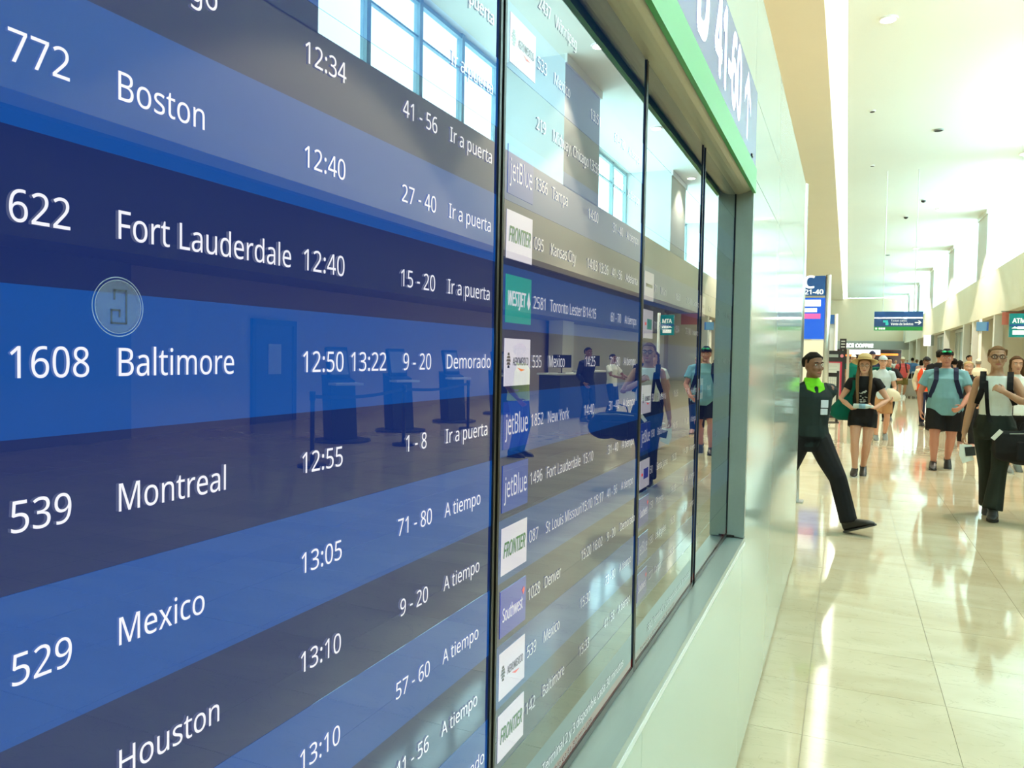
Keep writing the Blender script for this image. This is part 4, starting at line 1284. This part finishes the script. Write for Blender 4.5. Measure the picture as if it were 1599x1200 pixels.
    def straps(s, M, sides=(-1, 1), inf=.026, w=.055, low=.62, x=.062):
        H = s.H
        for sd in sides:
            pts = []
            rr = {}
            for z in (.845, .82, .79, .75, .70, .66, low):
                r = s.torso_rings(min(z, .845), .8499, inf)[0]
                fx = sd * x * H * (1 if z > .75 else 1 + (.75 - z) * 4)
                q = max(0.0, 1 - (fx / r[3]) ** 2) if abs(fx) < r[3] else 0.05
                yy = r[1] - r[4] * math.sqrt(q)
                pts.append((fx, yy, z * H + s.dz + (.012 if z > .83 else 0)))
            pts[0] = (pts[0][0], s.off(.845*H), .838*H + s.dz + .018)
            pts.insert(0, (pts[0][0], s.off(.8*H) + .07*H, .815*H + s.dz))
            part('strap', M, s.t, lambda b: ribbon(b, pts, w, .014))
    def backpack(s, M, w=.30, h=.44, d=.16, zc=.68):
        H = s.H
        y0 = s.off(zc * H) + .075 * H * s.g
        bm = nb()
        box(bm, -w/2, w/2, y0, y0 + d, zc*H - h/2, zc*H + h/2, .05)
        o = to_obj('backpack', bm, M, s.t, True)
        o['label'] = 'backpack worn on the back'
        part('pocket', M, o, lambda b: box(b, -w*.36, w*.36, y0 + d, y0 + d + .04, zc*H - h*.42, zc*H - .02, .015))
        return o

def item_at(name, label, cat, p, fn, M, rz=0, group=None, smooth=True):
    t = thing(name, label, cat, p, rz, group)
    return t

# --- staff man striding at the wall end
p = P('staff', 'man in charcoal sweater with lime collar striding past the end of the panel wall', 0.03, 7.72, 28, H=1.675, skin=SK_DARK, vox=.0075, hipdrop=.055,
      feet={-1: (.30, .30, .05, 38, 35), 1: (.25, -.30, .02, -22, 38)}, hands={-1: (.22, .18, .50), 1: (.04, .20, .56, (.6, 1, 0))}, turn=14, lean=2)
p.trousers(C_BLK, inf=.022, flare=.012)
sw = p.top(C_CHAR, 'sweater', hem=.475, sleeve=1.92, inf=.022, neck=.842)
H = p.H
col = nb()
zc_ = p.shz + .065; yc_ = p.off(.84*H)
loft(col, [(0, yc_ - .015, zc_ - .03, .098, .082), (0, yc_ - .008, zc_, .086, .076), (0, yc_, zc_ + .035, .07, .07), (0, yc_ + .005, zc_ + .05, .064, .064)])
for sd in (-1, 1):
    ringbridge(col, [[Vector((sd * x_, y_, z_)) for x_, y_, z_ in q] for q in (
        [(.012, -.105, zc_ - .095), (.085, -.085, zc_ - .06), (.085, -.05, zc_), (.02, -.075, zc_ - .01)],
        [(.012, -.135, zc_ - .095), (.085, -.115, zc_ - .06), (.09, -.07, zc_ + .01), (.02, -.10, zc_)])])
rebuild('collar', col, C_LIME, p.t, .007, 1)
def bdg(b):
    box(b, .03, .10, -.152, -.142, 1.12, 1.19, .003); box(b, .03, .095, -.152, -.142, 1.055, 1.11, .003)
bo = part('badge', mat('badge_white', (.6, .62, .68), .4), p.t, bdg)
p.hair(H_BLK, low=.40, inf=.035, puff=.0)
p.shoes(m_shoe)

# --- woman with straw hat
p = P('hat', 'woman in wide straw hat and black print t-shirt holding a water bottle', 0.555, 11.5, -3, H=1.60, fem=True, skin=SK_FAIR, vox=.008,
      feet={-1: (.075, -.10, .0, 0), 1: (.015, .10, .02, 18)},
      hands={-1: (.135, -.17, .575, (-1, .5, -.4), {'dir': (.75, -.5, .1), 'palm': (.2, -.6, .8), 'curl': 45, 'thumb': (0, 0, 1)}), 1: (.15, -.18, .585, (1, .5, -.4), {'dir': (-.75, -.5, .1), 'palm': (-.2, -.6, .8), 'curl': 45, 'thumb': (0, 0, 1)})})
p.top(C_BLK, 't_shirt', hem=.515, sleeve=.42, inf=.014)
p.shorts(C_BLK, to=.42, wide=.035)
p.shoes(m_shoe, m_sole)
p.hair(H_LBR, low=.15, inf=.03, long=.25)
for sd in (-1, 1):
    part('braid', H_LBR, p.t, lambda b: limb(b, [p.headpt(sd*.32, -.05, .25), p.headpt(sd*.38, -.12, -.15)] + [Vector((sd*(.082 - .003*k), -.125 - .006*k, 1.27 - .065*k)) for k in range(6)], [.026, .024] + [.021 - .002*k + (.002 if k % 2 else 0) for k in range(6)]), True)
p.glasses(mat('wire_glasses', (.2, .15, .1), .3))
def hat(b):
    n = 32
    prof = [(.02, 1.20), (.26, 1.18), (.36, 1.08), (.385, .90), (.39, .78), (.60, .76), (.78, .70), (.79, .735), (.60, .80), (.43, .83), (.42, .92), (.39, 1.12), (.27, 1.22), (.02, 1.24)]
    rings = []
    for r, z in prof:
        rings.append([p.headpt(r * math.cos(2*math.pi*i/n), .03 + r * math.sin(2*math.pi*i/n), z - .30 * r * math.sin(2*math.pi*i/n) + (.05 * math.cos(4*math.pi*i/n) * max(0, r - .45))) for i in range(n)])
    ringbridge(b, rings)
ho = part('straw_hat', m_straw, p.t, hat, True)
part('hat_band', mat('hat_band', (.45, .33, .15), .7), ho, lambda b: ringbridge(b, [[p.headpt(r * math.cos(2*math.pi*i/32), .03 + r * math.sin(2*math.pi*i/32), z - .30 * r * math.sin(2*math.pi*i/32)) for i in range(32)] for r, z in ((.405, .82), (.435, .83), (.43, .93), (.4, .94))]))
def prn(b):
    random.seed(3)
    for k in range(22):
        x0, z0 = random.uniform(-.055, .04), random.uniform(1.0, 1.155)
        ball(b, (x0, -.136, z0), (random.uniform(.006, .018), .012, random.uniform(.004, .012)), seg=8)
part('shirt_print', mat('shirt_print_grey', (.4, .42, .38), .7), p.t, prn)
p.straps(C_GRN, sides=(-1,), w=.04, low=.60, x=.075)
# green tote behind her hip
bm = nb()
loft(bm, [(-.22, .05, .74, .10, .05), (-.25, .05, .80, .17, .09), (-.24, .05, .92, .17, .10), (-.19, .04, 1.05, .11, .08), (-.13, .03, 1.16, .03, .03)])
o = to_obj('shoulder_bag', bm, C_GRN, p.t, True); o['label'] = 'bottle green slouchy shoulder bag'
wb_ = thing('water_bottle', 'clear plastic water bottle held in both hands of the straw hat woman', 'bottle', (0.555, 11.5 - .255, .955), R(-3))
m_wb = mat('clear_bottle', (.55, .68, .68), .12, alpha=.75)
part('bottle_body', m_wb, wb_, lambda b: limb(b, [(-.13, 0, .0), (-.12, 0, 0), (.04, 0, 0), (.075, 0, .0), (.095, 0, 0)], [.022, .033, .033, .02, .014], round_ends=False, n=18), True)
part('bottle_cap', C_WHT, wb_, lambda b: cyl(b, (.095, 0, 0), (.115, 0, 0), .015, 14), True)
part('bottle_label', C_LBL, wb_, lambda b: cyl(b, (-.06, 0, 0), (.02, 0, 0), .0338, 18), True)

# --- heavy-set man, pale teal shirt
p = P('teal', 'heavyset man in pale teal t-shirt, black shorts and cap with green sunglasses', 1.66, 12.85, -4, H=1.74, g=1.32, skin=SK_RED, vox=.008,
      feet={-1: (.12, -.08, .0, 0), 1: (.06, .16, .03, 22)},
      hands={-1: (.31, -.04, .49, (-1, .6, 0)), 1: (.20, -.24, .535, (1, .5, -.2), {'dir': (-.5, -.6, -.4), 'curl': 25})})
p.top(C_TEAL, 't_shirt', hem=.455, sleeve=.62, inf=.02)
p.shorts(C_BLK, to=.80, wide=.03)
p.shoes(m_shoe)
p.hair(H_BRN, low=.3, inf=.03)
co_ = p.cap(C_BLK)
def sung(b):
    for sd in (-1, 1):
        ball(b, p.headpt(sd*.15, -.40, .86), (.13*p.hh, .05*p.hh, .075*p.hh), p.hm.to_3x3())
    limb(b, [p.headpt(-.1, -.42, .87), p.headpt(.1, -.42, .87)], [.02*p.hh]*2, n=6)
part('sunglasses', mat('green_mirror', (.0, .55, .2), .12, metal=.3, coat=1), p.t, sung, True)
p.straps(C_NAVY, w=.06, inf=.032, low=.60, x=.072)
p.backpack(C_BLK, w=.40, h=.5, zc=.66)

# --- woman in front right
p = P('right', 'woman with glasses in white tank top and dark flared trousers, nearest on the right', 1.73, 9.15, -10, H=1.725, fem=True, skin=SK_TAN, vox=.0075,
      feet={-1: (.03, .18, .0, 8), 1: (.01, -.20, .0, 0)},
      hands={-1: (.27, -.02, .465, (-1, .7, 0), {'curl': 40}), 1: (.08, -.20, .735, (1, .1, -.9), {'dir': (-.8, -.1, .5), 'palm': (0, .7, -.4), 'curl': 45, 'thumb': (0, 0, 1)})}, turn=8, nod=-4, sh=.92)
p.trousers(C_OLV, flare=.035, rise=.60)
p.top(C_WHT, 'tank_top', hem=.565, sleeve=0, inf=.012, neck=.828)
p.shoes(m_shoe)
p.hair(H_LBR, low=.28, inf=.025, bun=True)
p.glasses()
p.straps(C_BLK, w=.055, low=.69, x=.068)
p.backpack(C_BLK, w=.30, h=.42, zc=.69)
part('cross_strap', C_BLK, p.t, lambda b: ribbon(b, [(-.10, -.0, 1.415), (-.085, -.10, 1.36), (-.075, -.145, 1.2), (-.06, -.15, 1.05), (-.03, -.17, .96)], .035, .008))
# duffel and papers
db = thing('duffel_bag', 'black duffel bag slung at the front hip of the woman in the white tank top', 'bag', (2.02, 8.90, .54), R(-8))
bm = nb()
box(bm, -.34, .30, -.13, .13, .05, .35, .085)
ball(bm, (-.08, -.01, .17), (.24, .155, .15)); ball(bm, (.16, 0, .18), (.2, .15, .15)); ball(bm, (.0, 0, .27), (.3, .1, .1))
rebuild('bag_body', bm, C_BLK, db, .012, 2)
part('handle', C_BLK, db, lambda b: ribbon(b, [(-.12, -.02, .36), (-.10, -.02, .43), (.02, -.02, .46), (.12, -.02, .43), (.14, -.02, .36)], .03, .012, (0, 1, 0)))
part('luggage_tag', mat('tag_white', (.7, .7, .68), .5), db, lambda b: ribbon(b, [(-.34, -.13, .27), (-.27, -.14, .36)], .04, .006, (1, 0, -1)))
part('zip', m_grey, db, lambda b: ribbon(b, [(-.2, -.10, .33), (0, -.11, .345), (.3, -.10, .33)], .008, .004, (0, 0, 1)))
part('front_pocket', C_BLK, db, lambda b: box(b, -.14, .18, -.175, -.12, .08, .26, .015))
pp = thing('travel_papers', 'white papers and passport held low by the woman in the tank top', 'papers', (1.475, 9.10, .60), R(-10))
part('sheet', C_WHT, pp, lambda b: ribbon(b, [(0.0, -.02, .12), (.0, -.035, .02), (.03, -.05, -.05)], .11, .004, (1, 0, .4)))
part('passport', m_black, pp, lambda b: ribbon(b, [(.035, -.03, .10), (.05, -.045, .01)], .09, .007, (1, 0, .3)))

# --- others in view: generic dresser
def walker(label, px, Y, rz=0, H=1.7, top=C_WHT, bot=C_BLK, kind='trousers', fem=False, g=1.0, skin=SK_TAN, hair=H_BLK, long=0.0, shoe=m_shoe, sleeve=.5, vox=.014, hat=None, cx=None, feet=None, hands=None, extra=None, group='people walking through the concourse', name='t_shirt', x=None, nohead=False, hem=.49):
    if x is None:
        x, _ = pxy(px, 600, Y)
    p = P('w', label, x, Y, rz, H=H, g=g, fem=fem, skin=skin, vox=vox, feet=feet, hands=hands, group=group)
    if kind == 'trousers': p.trousers(bot)
    elif kind == 'shorts': p.shorts(bot, to=.8)
    elif kind == 'skirt': p.skirt(bot)
    elif kind == 'shortshorts': p.shorts(bot, to=.4)
    p.top(top, name, sleeve=sleeve, hem=hem)
    p.shoes(shoe, m_sole if shoe in (m_wshoe, m_canv) else m_shoed)
    p.hair(hair, long=long, low=.3)
    if hat: p.cap(hat)
    return p
flip = {-1: (.08, .15, .03, 22), 1: (.08, -.14, 0, 0)}
stand = {-1: (.10, 0, 0, 0), 1: (.10, .02, 0, 0)}

p = walker('blonde woman in black polo and black trousers behind the man in teal', 1512, 16.3, -5, H=1.585, top=C_BLK, bot=C_BLK, fem=True, g=1.12, skin=SK_FAIR, hair=H_BLD, shoe=mat('tan_sandal', (.4, .2, .14), .6), vox=.010, feet=flip, sleeve=.6)
part('collar', C_BLK, p.t, lambda b: ribbon(b, [(-.07, -.03, 1.33), (-.04, -.10, 1.27), (0, -.13, 1.2), (.04, -.10, 1.27), (.07, -.03, 1.33)], .05, .01, (0, -.3, 1)))
p = walker('woman with long brown hair in white top behind the tank top woman', 1586, 13.05, 6, H=1.66, top=C_WHT, bot=C_BLK, kind='shorts', fem=True, skin=SK_FAIR, hair=H_BRN, long=.6, shoe=m_canv, vox=.010)
p = walker('dark haired person turned away at the right picture edge', 1601, 15.6, 170, H=1.62, top=C_GRY, bot=C_BLK, fem=True, hair=H_BRN, long=.9, vox=.012)
p = walker('woman in grey-blue shirt and tan shorts with white bag, behind the straw hat woman', 1378, 16.9, 4, H=1.66, top=C_LGRY, bot=C_TAN, kind='shorts', fem=True, skin=SK_FAIR, hair=H_LBR, shoe=m_canv, hat=C_LGRY, vox=.010)
bm = nb(); loft(bm, [(.17, -.10, .78, .10, .05), (.18, -.10, .83, .15, .07), (.17, -.10, .95, .13, .07), (.14, -.08, 1.03, .05, .04)])
o = to_obj('shoulder_bag', bm, C_CREAM, p.t, True); o['label'] = 'cream shoulder bag'
p.backpack(C_GRN, w=.36, h=.5, zc=.72)
p = walker('man in black shirt and trousers looking at a phone behind the straw hat woman', 1387, 22.6, 10, H=1.66, top=C_BLK, bot=C_BLK, skin=SK_TAN, hair=H_BLK, vox=.011, sleeve=.9,
           hands={-1: (.10, -.28, .66, (-1, .4, -.5)), 1: (.10, -.28, .66, (1, .4, -.5))})
ph = thing('phone', 'phone held up by the man in black behind the straw hat woman', 'phone', (pxy(1387, 600, 22.6)[0] - 0.02, 22.22, 1.10), R(10))
part('phone_body', m_black, ph, lambda b: box(b, -.035, .035, -.005, .005, 0, .14, .003))
part('phone_screen', m_scr, ph, lambda b: box(b, -.031, .031, .005, .006, .008, .132))
p = walker('man in orange safety vest over long white sleeves and dark cap', 1446, 21.5, 8, H=1.68, top=C_CREAM, bot=C_NAVY, skin=SK_DARK, hair=H_BLK, hat=C_BLK, sleeve=1.9, vox=.011, name='shirt')
bm = nb(); loft(bm, p.torso_rings(.50, .835, .030)); vo = rebuild('safety_vest', bm, C_HIV, p.t, .011, 1)
part('reflective_strip', mat('reflective_silver', (.75, .7, .65), .3), vo, lambda b: [ribbon(b, [(s_*.075, -.05, 1.40), (s_*.075, -.13, 1.34), (s_*.08, -.165, 1.15), (s_*.08, -.155, .92)], .045, .012) for s_ in (-1, 1)])
p = walker('man in coral red t-shirt and olive shorts with backpack straps', 1409, 37.5, 5, H=1.76, g=1.2, top=C_RED, bot=C_KHK, kind='shorts', skin=SK_TAN, hair=H_BRN, hat=C_CREAM, shoe=m_wshoe, vox=.014)
p.straps(C_BLK); p.backpack(C_BLK)
cs = thing('suitcase', 'grey hard-shell suitcase with raised handle behind the man in coral red', 'suitcase', (pxy(1428, 600, 38)[0], 38.0, 0))
part('shell', mat('suitcase_grey', (.30, .29, .26), .4), cs, lambda b: box(b, -.35, .35, -.13, .13, .06, .82, .04))
part('handle', m_steel, cs, lambda b: (cyl(b, (-.1, .08, .8), (-.1, .08, 1.12), .012, 8), cyl(b, (.1, .08, .8), (.1, .08, 1.12), .012, 8), cyl(b, (-.1, .08, 1.12), (.1, .08, 1.12), .015, 8)))
for s_ in (-1, 1):
    for q_ in (-.09, .09):
        part('wheel', m_black, cs, lambda b: cyl(b, (s_*.28 - .015, q_, .032), (s_*.28 + .015, q_, .032), .032, 12))
walker('tall man in black t-shirt seen from behind, over the shoulder of the man in teal', 1467, 20.0, 175, H=1.84, top=C_BLK, bot=C_BLK, hair=H_BLK, vox=.013)
walker('man in light blue t-shirt seen from behind, right of the green sunglasses', 1489, 22.5, 178, H=1.66, g=1.15, top=C_LBL, bot=C_NAVY, hair=H_BLK, vox=.013)
walker('woman with long dark hair and white blouse behind the light blue shirt', 1498, 27, 160, H=1.63, top=C_WHT, bot=C_BLK, fem=True, hair=H_BLK, long=.8, vox=.016)
walker('man in grey shirt with short dark hair in front of the far counter', 1512, 33, 40, H=1.84, top=C_GRY, bot=C_BLK, hair=H_BLK, vox=.016)
walker('person with cream cap and cream shirt next to the cream pole', 1527, 28, 175, H=1.68, top=C_CREAM, bot=C_KHK, hair=H_GRY, hat=C_CREAM, vox=.016)
walker('man in blue shirt far down the hall, left of the one in pink', 1424, 50, 175, H=1.80, top=C_BLUE, bot=C_BLK, hair=H_BLK, vox=.018)
walker('person in mid blue shirt beside the far man in blue', 1431, 55, 178, H=1.72, g=1.15, top=C_LBL, bot=C_NAVY, hair=H_BRN, vox=.018)
walker('woman in pink dress with dark ponytail far down the hall', 1438, 44, 178, H=1.66, top=C_PINK, bot=C_PINK, kind='skirt', fem=True, hair=H_BLK, long=.7, vox=.018)
walker('man in dark cap just above the brim of the straw hat', 1361, 26, 3, H=1.86, top=C_NAVY, bot=C_BLK, hair=H_BLK, hat=C_NAVY, vox=.016)
walker('person in white cap and green jacket left of the straw hat', 1332, 30, 0, H=1.78, g=1.1, top=C_GRN, bot=C_BLK, hair=H_BRN, hat=C_WHT, vox=.016)
walker('person in grey shirt in front of the shop, left of the man in coral red', 1398, 62, 0, H=1.68, top=C_LGRY, bot=C_BLK, hair=H_GRY, vox=.02)
walker('person in pinkish shirt near the notice board, far behind the staff man', 1328, 50, 0, H=1.72, top=C_PINK, bot=C_GRY, hair=H_BRN, vox=.02)
walker('distant man in dark shirt in the middle of the shop front', 1372, 80, 10, H=1.75, top=C_BLK, bot=C_GRY, hair=H_BLK, vox=.025)
walker('distant woman in white near the shop front', 1390, 95, 170, H=1.65, top=C_WHT, bot=C_BLUE, fem=True, hair=H_BRN, long=.5, vox=.025)
walker('distant person in blue by the right end of the shop', 1416, 100, 0, H=1.78, top=C_BLUE, bot=C_BLK, hair=H_BLK, vox=.025)
walker('distant person in red near the notice board edge', 1345, 90, 0, H=1.72, top=C_RED, bot=C_BLK, hair=H_BLK, vox=.025)

# people seen only in the glass
G2 = 'people at the check-in area'
p = walker('man in yellow-green safety vest and blue trousers standing by the queue line', 0, 10.9, -80, x=4.15, H=1.72, g=1.1, top=C_NAVY, bot=C_BLUE, skin=SK_DARK, hair=H_BRN, hat=cloth('maroon', (.12, .01, .02)), vox=.012, sleeve=.9, feet=stand, group=G2)
bm = nb(); loft(bm, p.torso_rings(.50, .835, .030)); vo = rebuild('safety_vest', bm, C_YEL, p.t, .012, 1)
part('reflective_strip', MATS['reflective_silver'], vo, lambda b: loft(b, [(0, 0, z, .205, .155) for z in (1.0, 1.04)]))
walker('man in dark uniform standing at the nearer check-in desk', 0, 17.6, -60, x=5.2, H=1.76, top=C_NAVY, bot=C_NAVY, skin=SK_DARK, hair=H_BLK, vox=.013, sleeve=1.9, feet=stand, group=G2)
walker('man in white shirt leaning on the nearer check-in desk', 0, 19.0, -75, x=5.0, H=1.62, top=C_WHT, bot=C_NAVY, skin=SK_DARK, hair=H_BLK, vox=.013, sleeve=.7, feet=stand, group=G2,
       hands={-1: (.18, -.35, .64, (-1, .3, -.5)), 1: (.18, -.35, .64, (1, .3, -.5))})
walker('woman with long dark hair in dark top waiting beyond the desk', 0, 20.5, -20, x=4.6, H=1.66, top=C_NAVY, bot=C_GRY, fem=True, skin=SK_FAIR, hair=H_BRN, long=.9, vox=.013, feet=stand, group=G2)
